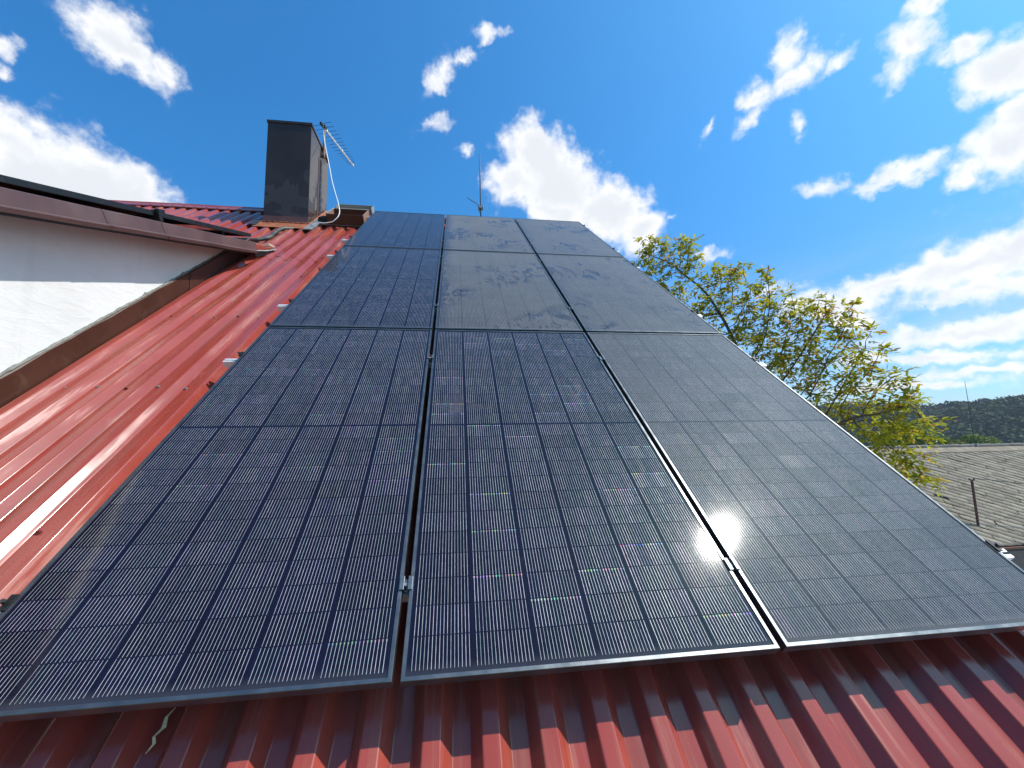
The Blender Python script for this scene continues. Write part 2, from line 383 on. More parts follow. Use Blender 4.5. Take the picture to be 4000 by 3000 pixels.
def panel_glass(name, tau, wiped, seed, smudge=.0, wire=1.0, edge=0.0, warm=0.0, flash=0.0):
    """solar glass: six columns of half cells with sixteen ribbon wires each, under a glass coat and a film of dust"""
    def fn(N):
        o = N.obj(); x, y, z = N.xyz(o)
        cx = N.m('DIVIDE', N.m('SUBTRACT', x, .0165), .1835); ci = N.m('FLOOR', cx)
        fx = N.m('MULTIPLY', N.m('FRACT', cx), .1835)
        top = N.m('GREATER_THAN', y, 1.1385)
        yy = N.m('SUBTRACT', N.m('SUBTRACT', y, .0235), N.m('MULTIPLY', top, .010))
        cy = N.m('DIVIDE', yy, .0925); ri = N.m('FLOOR', cy); fy = N.m('MULTIPLY', N.m('FRACT', cy), .0925)
        inx = N.m('MULTIPLY', N.m('GREATER_THAN', x, .0165), N.m('LESS_THAN', x, 1.1175))
        iny = N.m('MULTIPLY', N.m('GREATER_THAN', y, .0235), N.m('LESS_THAN', y, 2.2535))
        gap = N.m('MULTIPLY', N.m('GREATER_THAN', y, 1.1335), N.m('LESS_THAN', y, 1.1435))
        ins = N.m('MULTIPLY', N.m('MULTIPLY', inx, iny), N.m('SUBTRACT', 1, gap))
        # wires
        t = N.m('DIVIDE', N.m('SUBTRACT', fx, .01075), .0108)
        dx = N.m('MULTIPLY', N.m('ABSOLUTE', N.m('SUBTRACT', N.m('FRACT', N.m('ADD', t, .5)), .5)), .0108)
        tin = N.m('MULTIPLY', N.m('GREATER_THAN', t, -.5), N.m('LESS_THAN', t, 15.5))
        fin = N.m('MULTIPLY', N.m('GREATER_THAN', fy, .0016), N.m('LESS_THAN', fy, .0909))
        wob = N.m('MULTIPLY', N.noise(N.comb(N.m('MULTIPLY', x, 400), N.m('MULTIPLY', y, 55), seed), 1, 2), .0009)
        wd = N.m('ADD', .00022, wob)
        wm = N.m('MULTIPLY', N.m('LESS_THAN', dx, wd), N.m('MULTIPLY', N.m('MULTIPLY', tin, fin), ins))
        cid = N.comb(N.m('ADD', ci, seed * 13.0), ri, seed)
        wn = N.n.new('ShaderNodeTexWhiteNoise'); N.l.new(cid, wn.inputs[0])
        wv = N.n.new('ShaderNodeTexWhiteNoise'); N.l.new(N.comb(N.m('FLOOR', N.m('ADD', t, N.m('MULTIPLY', ci, 17))), ri, seed + .5), wv.inputs[0])
        bright = N.m('MULTIPLY', N.rng(wn.outputs[0], 0, 1, .70, .95), N.rng(wv.outputs[0], 0, 1, .45, .85))
        cellc = N.mix(wn.outputs[0], (.0045, .0038, .0120), (.0070, .0058, .0200))
        band = N.m('LESS_THAN', N.m('ABSOLUTE', N.m('SUBTRACT', fx, .09175)), .0905)
        rowl = N.m('LESS_THAN', N.m('ABSOLUTE', N.m('SUBTRACT', fy, .04625)), .0455)
        incell = N.m('MULTIPLY', N.m('MULTIPLY', band, rowl), ins)
        base = N.mix(incell, (.0065, .0078, .0230), cellc)
        hue = N.mix(.35, wv.outputs[1], (.80, .81, .86)); hue = N.mix(.72, hue, (.80, .80, .81))  # wire glint and iridescence put into the colour as random brightness and tint
        wc = N.mix(bright, (.05, .055, .07), hue)
        base = N.mix(N.m('MULTIPLY', wm, wire), base, wc)
        rib = N.m('MULTIPLY', wm, N.m('MULTIPLY', bright, .25))
        glass = N.n.new('ShaderNodeBsdfPrincipled')
        for k, v in (('Base Color', base), ('Metallic', rib), ('Roughness', .42), ('Specular IOR Level', .0), ('Coat Weight', 1.0), ('Coat IOR', 1.32)):
            N.put(glass, k, v)
        fine = N.noise(o, 420, 2, .5)
        N.put(glass, 'Coat Roughness', N.rng(fine, .3, .7, .055, .09))
        # soldered wire ends: on some cells a sun flash is painted into the colour
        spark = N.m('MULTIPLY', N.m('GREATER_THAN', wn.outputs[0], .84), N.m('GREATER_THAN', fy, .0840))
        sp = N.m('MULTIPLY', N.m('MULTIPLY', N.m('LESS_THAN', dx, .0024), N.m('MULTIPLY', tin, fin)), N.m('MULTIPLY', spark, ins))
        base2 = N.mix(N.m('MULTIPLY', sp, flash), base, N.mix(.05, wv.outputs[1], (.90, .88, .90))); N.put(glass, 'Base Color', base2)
        # dust film, thicker to the eye at grazing angles
        g = N.n.new('ShaderNodeNewGeometry')
        cosv = N.m('MAXIMUM', N.m('ABSOLUTE', N.vm('DOT_PRODUCT', g.outputs['Normal'], g.outputs['Incoming'], 1)), .05)
        so = N.vm('ADD', o, (seed * 3.7, seed * 1.9, 0))
        film = N.rng(N.noise(so, 1.6, 5, .6), .3, .7, .75, 1.2)
        grain = N.rng(N.noise(so, 130, 3, .7), .3, .7, .55, 1.45)
        sw = N.noise(N.scale(so, (1.0, .62, 1)), 3.4, 4, .55, 2.2)
        sw2 = N.noise(N.scale(so, (1.3, .45, 1)), 9.0, 3, .6, 1.6)
        area = N.step(N.noise(so, 1.5, 2), .46, .62)
        ed = N.m('MULTIPLY', N.step(x, .16, .01), edge)
        wip = N.m('MULTIPLY', N.step(N.m('ADD', sw, N.m('MULTIPLY', ed, .16)), .585 - wiped * .05, .615 - wiped * .05), N.m('MAXIMUM', area, ed))
        wip = N.m('MAXIMUM', wip, N.m('MULTIPLY', N.step(N.m('ADD', sw2, N.m('MULTIPLY', ed, .12)), .65 - wiped * .07, .68 - wiped * .07), N.m('MAXIMUM', area, ed)))
        wip = N.m('MULTIPLY', wip, min(1, wiped * 1.3) * .78)
        sm = N.m('MULTIPLY', N.step(N.noise(N.scale(so, (1, .5, 1)), 6.5, 5, .65, 1.2), .66, .80), smudge)
        low = N.m('MULTIPLY', N.step(y, .05, .012), .12 + .5 * tau)
        T = N.m('ADD', N.m('MULTIPLY', N.m('MULTIPLY', N.m('MULTIPLY', tau, film), grain), N.m('SUBTRACT', 1, wip)), N.m('ADD', sm, low))
        fac = N.m('SUBTRACT', 1, N.m('POWER', 2.71828, N.m('MULTIPLY', N.m('DIVIDE', T, cosv), -1)))
        fac = N.m('MINIMUM', fac, .93)
        dust = N.n.new('ShaderNodeBsdfPrincipled')
        for k, v in (('Base Color', (.165 + warm * .03, .162 + warm * .012, .155 - warm * .01, 1)), ('Roughness', .6), ('Specular IOR Level', .2)): N.put(dust, k, v)
        mx = N.n.new('ShaderNodeMixShader'); N.l.new(fac, mx.inputs[0]); N.l.new(glass.outputs[0], mx.inputs[1]); N.l.new(dust.outputs[0], mx.inputs[2])
        return mx.outputs[0]
    return mat(name, fn)

# ------------------------------------------------------------------ the setting: ground, hill, forest
GRASS = simple('grass_ground', (.075, .11, .03), .95, var=.4, scale=.6, bump=.4, bscale=8)
g = MB(); g.add([(-880, -880, -5), (880, -880, -5), (880, 880, -5), (-880, 880, -5)], [(0, 1, 2, 3)])
tag(g.build('ground', GRASS), kind='structure')
CONC = simple('courtyard_concrete', (.48, .48, .47), .9, var=.15, scale=1.5, bump=.2)
g = MB(); g.add([(3, -14, -4.996), (32, -14, -4.996), (32, 7.2, -4.996), (3, 7.2, -4.996)], [(0, 1, 2, 3)])
tag(g.build('courtyard', CONC), kind='structure')

def hill_z(r, az):
    t = min(max((r - 150) / 170, 0), 1); t = t * t * (3 - 2 * t)
    crest = 15.5 - (az - 55) * .20 + 1.0 * math.sin(az * .55) + .6 * math.sin(az * 1.7 + 1)
    return -10 + t * (crest + 10)
hb = MB(); azs = np.linspace(15, 105, 61); rs = [120, 150, 180, 210, 240, 270, 300, 330, 420, 700]
for a in azs:
    for r in rs: hb.v.append((r * math.sin(math.radians(a)), r * math.cos(math.radians(a)), hill_z(r, a)))
nr = len(rs)
for i in range(len(azs) - 1):
    for j in range(nr - 1): hb.f.append((i * nr + j, (i + 1) * nr + j, (i + 1) * nr + j + 1, i * nr + j + 1))
HILL = simple('wooded_hillside_soil', (.035, .05, .02), .95, var=.3, scale=.1)
tag(hb.build('hill', HILL, smooth=True), kind='structure')

def foliage_mat(name, ramp, trans=.35, rough=.55, shine=.25):
    def fn(N):
        a = N.new('ShaderNodeAttribute', {'attribute_name': 'tone'}).outputs['Fac']
        r = N.n.new('ShaderNodeValToRGB'); N.l.new(a, r.inputs[0])
        el = r.color_ramp.elements
        while len(el) < len(ramp): el.new(.5)
        for e, (p, c) in zip(el, ramp): e.position = p; e.color = (*c, 1)
        p = N.n.new('ShaderNodeBsdfPrincipled'); N.l.new(r.outputs[0], p.inputs['Base Color'])
        N.put(p, 'Roughness', rough); N.put(p, 'Specular IOR Level', shine)
        if not trans: return p.outputs[0]
        t = N.n.new('ShaderNodeBsdfTranslucent'); N.l.new(r.outputs[0], t.inputs['Color'])
        mx = N.n.new('ShaderNodeMixShader'); mx.inputs[0].default_value = trans
        N.l.new(p.outputs[0], mx.inputs[1]); N.l.new(t.outputs[0], mx.inputs[2]); return mx.outputs[0]
    return mat(name, fn)

def mesh_np(name, V, F, material, tone=None, parent=None, smooth=False):
    """mesh from numpy arrays (quads or triangles) with a per-face tone attribute"""
    me = bpy.data.meshes.new(name); V = np.asarray(V, np.float32); F = np.asarray(F, np.int32)
    me.vertices.add(len(V)); me.vertices.foreach_set('co', V.ravel())
    k = F.shape[1]; me.loops.add(F.size); me.loops.foreach_set('vertex_index', F.ravel())
    me.polygons.add(len(F)); me.polygons.foreach_set('loop_start', np.arange(len(F), dtype=np.int32) * k)
    me.update(calc_edges=True)
    if smooth: me.polygons.foreach_set('use_smooth', np.ones(len(F), bool))
    if tone is not None:
        at = me.attributes.new('tone', 'FLOAT', 'FACE'); at.data.foreach_set('value', np.asarray(tone, np.float32))
    me.materials.append(material); me.validate()
    o = bpy.data.objects.new(name, me); col.objects.link(o)
    if parent: o.parent = parent
    return o

FOREST = foliage_mat('distant_forest', [(0, (.016, .030, .018)), (.5, (.030, .055, .024)), (.8, (.055, .085, .026)), (1, (.09, .12, .035))], 0, .8, .1)
VV, TT = [], []
for i in range(4000):
    az = RNG.uniform(14, 92); r = math.sqrt(RNG.uniform(150 ** 2, 345 ** 2))
    pine = RNG.random() < .4 and r > 235
    rad = RNG.uniform(1.7, 3.6) * (.8 if pine else 1); hgt = rad * (RNG.uniform(1.3, 1.9) if pine else RNG.uniform(.85, 1.2))
    k = 95; d = RNG.normal(0, 1, (k, 3)); d /= np.linalg.norm(d, axis=1)[:, None]
    lump = 1 + .22 * np.sin(d @ RNG.normal(0, 3.5, 3) + RNG.uniform(0, 6))
    if pine: lump *= 1 - .55 * np.clip(d[:, 2], 0, 1) * RNG.uniform(.3, 1)
    p = d * (lump * RNG.uniform(.82, 1.05, k))[:, None] * np.array([rad, rad, hgt]) + np.array([r * math.sin(math.radians(az)), r * math.cos(math.radians(az)), hill_z(r, az) + hgt * .55])
    nrm = d + RNG.normal(0, .45, (k, 3)); nrm /= np.linalg.norm(nrm, axis=1)[:, None]
    a = np.cross(nrm, RNG.normal(0, 1, (k, 3))); a /= np.linalg.norm(a, axis=1)[:, None]; b = np.cross(nrm, a); l = RNG.uniform(.35, .8, (k, 1))
    VV.append(np.stack([p - a * l, p - b * l, p + a * l, p + b * l], 1).reshape(-1, 3))
    t0 = RNG.uniform(0, .35) if pine else min(1, max(0, RNG.normal(.42 + .25 * (r > 255), .2)))
    TT.append(np.clip(t0 + RNG.normal(0, .13, k), 0, 1))
VV = np.vstack(VV); FF = np.arange(len(VV)).reshape(-1, 4); TT = np.hstack(TT)
tag(mesh_np('forest', VV, FF, FOREST, TT), kind='stuff', label='dark wooded hillside beyond the grey roof', cat='forest')

# ------------------------------------------------------------------ the house with its red sheet roof
HOUSE = empty('house', (0, 0, 0), 'red metal-roofed house with white dormer wall and tall dark chimney', 'house')
PER, TOPW, RUN, NT_, NB = .1638, .0490, .0315, -.138, -.179
def rib_profile(u0, u1, dn=0.0, special=True):
    """cross-section (u, n) of the trapezoid sheet, bends rounded; k = 0 has its right top edge at u = .4346"""
    P = []
    k0 = math.floor((u0 - .4346) / PER) - 1; k1 = math.ceil((u1 - .4346) / PER) + 1
    for k in range(k0, k1 + 1):
        R = .4346 + k * PER
        P += [(R - TOPW - RUN, NB), (R - TOPW, NT_), (R, NT_)]
        if special and k == -12: P += [(R + .029, NT_ - .0286), (R + RUN + .007, NB)]      # a bent lap rib that faces the sun
        else: P += [(R + RUN, NB)]
    Q = []; rr = .0040
    for i, (u, n) in enumerate(P):
        if 0 < i < len(P) - 1:
            a = Vector(P[i - 1]); b = Vector((u, n)); c = Vector(P[i + 1])
            p = b + (a - b).normalized() * rr; q = b + (c - b).normalized() * rr
            Q += [tuple(p), tuple((p + q + b * 2) / 4), tuple(q)]
        else: Q.append((u, n))
    Q = [(u, n + dn) for u, n in Q if u0 < u < u1]
    return Q

def roof_sheet(name, u0, u1, v0, v1, dn, parent, segs=24, mirror=False):
    P = rib_profile(u0, u1, dn); m = MB(); vs = [v0 + (v1 - v0) * i / segs for i in range(segs + 1)]
    for v in vs:
        for (u, n) in P:
            m.v.append((u, v, n + .0011 * math.sin(v * 2.3 + u * 3.1) + .0007 * math.sin(v * 6.1 + u * 11)))
    k = len(P)
    for i in range(segs):
        for j in range(k - 1): m.f.append((i * k + j, i * k + j + 1, (i + 1) * k + j + 1, (i + 1) * k + j))
    ob = m.build(name, RED, parent, smooth=True)
    s = ob.modifiers.new('thickness', 'SOLIDIFY'); s.thickness = .0012; s.offset = -1
    w = ob.modifiers.new('normals', 'WEIGHTED_NORMAL'); w.weight = 100; w.keep_sharp = False
    return tilt(ob)
UL, UR, RIDGE = -7.0, 2.400, 7.22
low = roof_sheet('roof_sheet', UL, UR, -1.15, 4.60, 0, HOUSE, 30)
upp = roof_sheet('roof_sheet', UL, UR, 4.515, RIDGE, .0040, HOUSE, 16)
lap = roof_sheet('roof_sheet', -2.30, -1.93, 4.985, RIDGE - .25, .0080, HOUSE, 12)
# rear slope
m = MB(); ry = uvn(0, RIDGE, NT_)
m.slab([(UL, ry.y + .02, ry.z - .03), (UR, ry.y + .02, ry.z - .03), (UR, ry.y + 6, ry.z - 5.2), (UL, ry.y + 6, ry.z - 5.2)], (0, 0, -.06)); m.build('rear_roof', RED, HOUSE)
# ridge cap: two wings and a rolled top
m = MB(); prof = [(7.055, -.131), (7.06, -.119), (7.20, -.112), (7.225, -.100), (7.25, -.104)]
pts = [uvn(0, v, n) for v, n in prof]; back = [Vector((0, pts[-1].y + .06, pts[-1].z - .03)), Vector((0, pts[-1].y + .22, pts[-1].z - .17))]
P = pts + back
for i, x in enumerate(np.linspace(UL, UR, 40)):
    for p in P: m.v.append((x, p.y, p.z + .002 * math.sin(x * 4)))
for i in range(39):
    for j in range(len(P) - 1): m.f.append((i * len(P) + j, (i + 1) * len(P) + j, (i + 1) * len(P) + j + 1, i * len(P) + j + 1))
rc = m.build('ridge_cap', RED, HOUSE); rc.modifiers.new('t', 'SOLIDIFY').thickness = .002
# body under the roof
m = MB(); m.box2((UL + .25, -.35, -5), (UR - .25, 10.2, -.95)); m.build('wall', PLASTER, HOUSE)
gz = ry.z - .30
for x in (UL + .25, UR - .26):
    m = MB(); m.slab([(x, -.35, -.96), (x, 10.2, -.96), (x, 10.2, gz - 4.0), (x, ry.y, gz), (x, -.35, -.62)], (.01, 0, 0)); m.build('gable_wall', PLASTER, HOUSE)
# boarding under the sheets (keeps light out below the ribs)
m = MB(); m.slab([(UL + .02, -1.05, NB - .012), (UR - .02, -1.05, NB - .012), (UR - .02, RIDGE - .02, NB - .012), (UL + .02, RIDGE - .02, NB - .012)], (0, 0, -.02))
tilt(m.build('roof_boarding', SOFFIT, HOUSE))
# right verge strip
m = MB(); m.box2((UR - .02, -1.1, NB - .10), (UR + .012, RIDGE, NT_ - .012)); tilt(m.build('verge_trim', VERGE, HOUSE))

# roofing screws: washer + hex head, in the valleys
def screw(u, v, n, mt, parent):
    m = MB(); m.tube([(u, v, n), (u, v, n + .003)], .0105, 10); m.tube([(u, v, n + .003), (u, v, n + .010)], .0055, 6)
    ob = m.build('screw', mt, parent); return ob
SCR_RED = simple('red_screw', (.16, .03, .02), .5)
rows = [(.70, 0), (1.757, 0), (2.842, 0), (3.945, 0)]
valley = [.4346 + k * PER + RUN + .0255 for k in range(-17, -10)]
for v, _ in rows:
    for i, u in enumerate(valley):
        if -2.2 < u < -1.3: screw(u + .006 * math.sin(i * 7 + v), v + .012 * math.sin(i * 3 + v * 5), NB + .001, STEEL if (i + int(v * 2)) % 3 else SCR_RED, low)
for u, v in [(-1.592, 1.873), (-1.592, 2.941), (-1.59, 4.098), (-1.784, 4.459), (-1.62, 4.454), (-1.46, 4.456)]: screw(u, v, NB + .001, SCR_RED, low)
for u, v in [(-1.953, 5.048), (-1.616, 5.04), (-1.461, 5.029), (-1.59, 5.751), (-1.784, 5.745)]: screw(u, v, NB + .005, STEEL, upp)
for k in range(-31, -22):
    u = .4346 + k * PER - TOPW / 2
    if u < -2.9: screw(u, 7.085, NT_ + .020, SCR_RED, upp)

# ------------------------------------------------------------------ dormer on the left
XW, XV = -2.270, -2.060            # white cheek wall, outer line of the verge
def dz(y): return 1.935 + .4148 * (y - .937)          # top of the verge
def rz(y): return .8690 * y - .1827                    # rib tops of the main roof
m = MB(); m.slab([(XW, -.35, rz(-.35) - .3), (XW, 3.9, rz(3.9) - .25), (XW, 3.72, dz(3.72) - .10), (XW, -.35, dz(-.35) - .10)], (-.25, 0, 0))
dw = m.build('dormer_wall', PLASTER, HOUSE)
m = MB(); m.box2((-6.1, -.34, rz(-.35) - .3), (XW - .25, -.10, dz(-.35) - .02)); m.build('dormer_front_wall', PLASTER, HOUSE)
# brown flashing along the foot of the wall, with the ragged mortar line above it
m = MB(); h = .172
ys = np.linspace(-.4, 3.62, 60)
for i, y in enumerate(ys):
    e = .004 * math.sin(y * 9) + .003 * math.sin(y * 23)
    for p in [(XW + .012, y, rz(y) + h + e), (XW + .022, y, rz(y) + h - .012 + e), (XW + .020, y, rz(y) - .02), (XW + .055, y, rz(y) - .052), (XW + .056, y, rz(y) - .075)]: m.v.append(p)
for i in range(59):
    for j in range(4): m.f.append((i * 5 + j, i * 5 + j + 1, (i + 1) * 5 + j + 1, (i + 1) * 5 + j))
fl = m.build('wall_flashing', BROWN, dw); fl.modifiers.new('t', 'SOLIDIFY').thickness = .002
m = MB(); rr = random.Random(3); prev = None; ys = np.linspace(-.35, 3.2, 150)
for y in ys:
    hh = .004 + .009 * rr.random() + (.012 if rr.random() > .95 else 0)
    for p in [(XW + .001, y, rz(y) + h - .01), (XW + .016 + .006 * rr.random(), y, rz(y) + h), (XW + .012, y, rz(y) + h + hh * .7), (XW + .001, y, rz(y) + h + hh)]: m.v.append(p)
for i in range(149):
    for j in range(3): m.f.append((i * 4 + j, i * 4 + j + 1, (i + 1) * 4 + j + 1, (i + 1) * 4 + j))
m.build('mortar_bead', MORTAR, dw)
# a lap and a fold in the flashing
m = MB()
for y0 in (2.62,):
    m.slab([(XW + .0225, y0, rz(y0) + h - .014), (XW + .0225, y0 + .5, rz(y0 + .5) + h - .014), (XW + .0225, y0 + .5, rz(y0 + .5) - .018), (XW + .0225, y0, rz(y0) - .018)], (.004, 0, 0))
m.build('flashing_lap', BROWN, dw)
# dormer roof
DR = math.atan(.4148)
m = MB(); m.slab([(-6.3, -.55, dz(-.55) - .02), (XV - .02, -.55, dz(-.55) - .02), (XV - .02, 3.80, dz(3.80) - .02), (-6.3, 3.80, dz(3.80) - .02)], (0, 0, -.05))
dr = m.build('dormer_roof', RED, HOUSE)
for k in range(26):
    x = XV - .16 - k * PER
    for a, b in ((-.55, 3.80),):
        m.hexa([(x - .05, a, dz(a) - .021), (x + .05, a, dz(a) - .021), (x + .05, b, dz(b) - .021), (x - .05, b, dz(b) - .021),
                (x - .024, a, dz(a) + .012), (x + .024, a, dz(a) + .012), (x + .024, b, dz(b) + .012), (x - .024, b, dz(b) + .012)])
dr.data = m.build('rib', RED, None).data; bpy.data.objects.remove(bpy.data.objects['rib'])
# verge trim in three lapped lengths: face, kicked-out lip, drip edge
def verge(y0, y1, off, skew=.0):
    m = MB(); n = 10
    sec = [(-.075, .004), (-.004, .004), (0, 0), (.004, -.086), (.024, -.093), (.026, -.100), (.016, -.124), (.006, -.126)]
    for i in range(n + 1):
        for (dx, dzz) in sec:
            y = y0 + (y1 - y0) * i / n + (skew * (dzz / -.1) if i == 0 else 0)
            m.v.append((XV + off + dx, y, dz(y) + dzz + .0015 * math.sin(y * 8)))
    k = len(sec)
    for i in range(n):
        for j in range(k - 1): m.f.append((i * k + j, i * k + j + 1, (i + 1) * k + j + 1, (i + 1) * k + j))
    ob = m.build('verge_trim', VERGE, dr); s = ob.modifiers.new('t', 'SOLIDIFY'); s.thickness = .0016; s.offset = -1
    return ob
verge(-.55, 1.58, 0.0); verge(1.470, 2.07, .0025, .055); verge(1.956, 3.345, .005, .055)
m = MB(); m.slab([(XV - .012, -.5, dz(-.5) - .126), (XV - .012, 3.34, dz(3.34) - .126), (XW - .002, 3.34, dz(3.34) - .108), (XW - .002, -.5, dz(-.5) - .108)], (0, 0, .012)); m.build('soffit', SOFFIT, dr)
m = MB(); m.box((XV - .01, 1.40, dz(1.40) - .13), (.014, 3.9, .014), Matrix.Rotation(DR, 3, 'X')); m.build('drip_bead', SOFFIT, dr)
# where the verge runs out on the main roof: dark turned-up tongue, rust-coloured patch, blob of sealant
m = MB(); A = Vector((XV + .012, 3.30, dz(3.30) - .100)); B = uvn(-1.995, 4.775, -.128); Cc = uvn(-2.03, 4.50, -.132); Dd = Vector((XV + .010, 3.335, dz(3.335) - .165))
m.slab([A, A.lerp(B, .5) + Vector((.006, 0, -.014)), B, B.lerp(Cc, .5) + Vector((0, 0, -.004)), Cc, Dd], (-.022, .006, .004)); m.build('verge_tongue', BLACKMAT, dr)
m = MB(); m.tube([A + Vector((-.01, 0, .005)), A.lerp(B, .5) + Vector((0, 0, -.008)), B], .008, 8); m.build('tongue_lip', STEEL, dr)
m = MB(); m.slab([uvn(-2.32, 5.00, -.122), uvn(-2.22, 4.78, -.120), uvn(-2.00, 4.785, -.128), uvn(-2.08, 4.97, -.126)], uvn(0, 0, .006)); m.build('rust_patch', RUST, dr)
m = MB(); RM = Matrix.Rotation(TH, 3, 'X')
m.ball(uvn(-2.125, 4.905, -.116), (.050, .042, .010), R=RM); m.ball(uvn(-2.118, 4.90, -.106), (.026, .022, .012), R=RM); m.ball(uvn(-2.06, 4.86, -.118), (.018, .03, .006), R=RM)
m.build('sealant_blob', SEAL, dr, smooth=True)

# ------------------------------------------------------------------ chimney
CX0, CX1, CY0, CY1, CZ = -2.680, -2.047, 4.785, 5.600, 5.645
m = MB(); m.box2((CX0, CY0, rz(CY0) - .5), (CX1, CY0 + .42, CZ - .012)); m.box2((CX0, CY0 + .421, rz(CY0) - .5), (CX1 - .006, CY1, CZ - .012))
ch = m.build('chimney', CHIM, HOUSE, bevel=.004)
m = MB(); m.box2((CX0 - .012, CY0 - .012, CZ - .042), (CX1 + .012, CY1 + .012, CZ)); m.build('chimney_cap', CHIM, ch, bevel=.003)
m = MB()                            # standing seam on the right face: brown strip, dark angle, rivets
m.box2((CX1 - .001, CY0 + .345, rz(CY0 + .38) - .1), (CX1 + .0035, CY0 + .425, CZ - .30)); m.build('seam_strip', BROWN, ch)
m = MB(); m.box2((CX1 - .004, CY0 + .426, rz(CY0 + .42) - .1), (CX1 + .010, CY0 + .492, CZ - .28)); m.build('seam_angle', BLACKMAT, ch, bevel=.002)
for z in np.linspace(rz(CY0 + .4) + .12, CZ - .42, 7):
    m = MB(); m.tube([(CX1 + .009, CY0 + .435, z), (CX1 + .014, CY0 + .435, z)], .008, 8); m.build('rivet', STEEL, ch)
m = MB(); m.box2((CX0 - .004, CY0 - .0045, rz(CY0) - .1), (CX1 + .004, CY0 - .001, rz(CY0) + .125)); m.build('skirt', simple('reddish_sunlit_skirt', (.15, .055, .042), .5, var=.2, grime=(9, (.2, .1, .07), .5)), ch)  # lighter reddish brown: grazing sunlight on the skirt put into the colour
# apron and side flashings
m = MB()
m.slab([uvn(-2.735, 5.975, -.130), uvn(-1.995, 5.955, -.130), uvn(-2.02, 6.25, -.112), uvn(-2.70, 6.25, -.112)], uvn(0, 0, .004)); m.build('apron_flashing', RUST, ch)
m = MB()
for k in range(9):
    u = -2.66 + k * .078; m.ball(uvn(u, 6.205 + .012 * math.sin(k * 5), -.100), (.018, .012, .010))
m.tube([uvn(-2.67, 6.205, -.106), uvn(-2.03, 6.205, -.106)], .008, 8); m.build('sealant_bead', RUST, ch, smooth=True)
m = MB(); m.slab([uvn(-2.04, 6.22, -.12), uvn(-1.955, 6.22, -.128), uvn(-1.955, 7.25, -.128), uvn(-2.04, 7.25, -.10)], uvn(0, 0, .005)); m.build('side_flashing', RUST, ch)
m = MB(); m.slab([uvn(-2.80, 6.22, -.128), uvn(-2.69, 6.22, -.115), uvn(-2.69, 7.20, -.115), uvn(-2.80, 7.20, -.128)], uvn(0, 0, .005)); m.build('side_flashing', RUST, ch)
m = MB(); m.slab([uvn(-2.83, 6.06, -.124), uvn(-2.70, 6.02, -.120), uvn(-2.70, 6.30, -.10), uvn(-2.80, 6.33, -.11)], uvn(0, 0, .006)); m.build('folded_corner', DARKSTEEL, ch)
# loose grey gutter tray lying beside the foot of the chimney
m = MB(); m.slab([uvn(-2.005, 5.855, -.118), uvn(-1.895, 5.875, -.126), uvn(-1.88, 6.345, -.126), uvn(-1.99, 6.33, -.112)], uvn(0, 0, .012)); m.build('gutter_tray', STEEL, ch)
m = MB(); m.slab([uvn(-2.0, 6.36, -.108), uvn(-1.865, 6.37, -.12), uvn(-1.83, 6.62, -.12), uvn(-1.99, 6.62, -.104)], uvn(0, 0, .008)); m.build('gutter_tray', STEEL, ch)
m = MB(); m.tube([uvn(-1.93, 6.47, -.105), uvn(-1.85, 6.43, -.09), uvn(-1.79, 6.40, -.085)], [.05, .065, .06], 12); m.build('pipe_stub', BLACKMAT, ch, smooth=True)

# ------------------------------------------------------------------ roof hatch: open kerb box, lid folded back behind it
t = .012
def roofbox(m, u0, u1, v0, v1, n0, n1): m.box2((u0, v0, n0), (u1, v1, n1))
H0, H1, V0, V1 = -1.775, -1.235, 6.270, 6.74
m = MB(); roofbox(m, H0, H1, V0, V0 + t, -.150, .030); m.build('hatch_front', BROWN, None); hf = bpy.data.objects['hatch_front']; hf.parent = HOUSE; hf.name = 'roof_hatch'; tilt(hf)
m = MB(); KS = simple('kerb_side_paint', (.30, .17, .12), .55, grime=(12, (.16, .07, .045), .6)); roofbox(m, H1 - t, H1, V0 + t + .001, V1, -.15, .030); m.build('kerb_side', KS, hf); m = MB(); roofbox(m, H0, H0 + t, V0 + t + .001, V1, -.15, .030); m.build('kerb_side', KS, hf)
m = MB(); roofbox(m, H0 + t + .001, H1 - t - .001, V1 - t, V1, -.15, .030); m.build('kerb_back', BROWN, hf)
m = MB(); roofbox(m, H0 - .004, H1 + .004, V1 - .018, V1 + .006, .031, .037); roofbox(m, H0 - .004, H0 + .018, V0 + .02, V1 - .019, .031, .037); m.build('kerb_rim', simple('pale_rim', (.42, .38, .34), .45, .3), hf)
m = MB()
for a in [(H0 + .0, H1 + .04, 7.00, 7.012), ]: roofbox(m, a[0] + .02, a[1], a[2], a[3], -.04, .055)
roofbox(m, H0 + .02, H0 + .032, 6.78, 6.999, -.04, .055); roofbox(m, H1 + .028, H1 + .04, 6.78, 6.999, -.04, .055); roofbox(m, H0 + .02, H1 + .04, 6.78, 7.012, -.05, -.041)
m.build('hatch_lid', STEEL, hf)
m = MB(); m.slab([(-1.86, 6.345, -.131), (-1.20, 6.330, -.131), (-1.20, V0 + .0, -.118), (-1.86, V0 + .0, -.118)], (0, 0, .004))
m.v = [(x, y - .02 if y > 6.3 else y - .04, z) for x, y, z in m.v]; m.build('hatch_apron', simple('pale_apron', (.40, .24, .18), .55, grime=(14, (.2, .08, .05), .6)), hf)

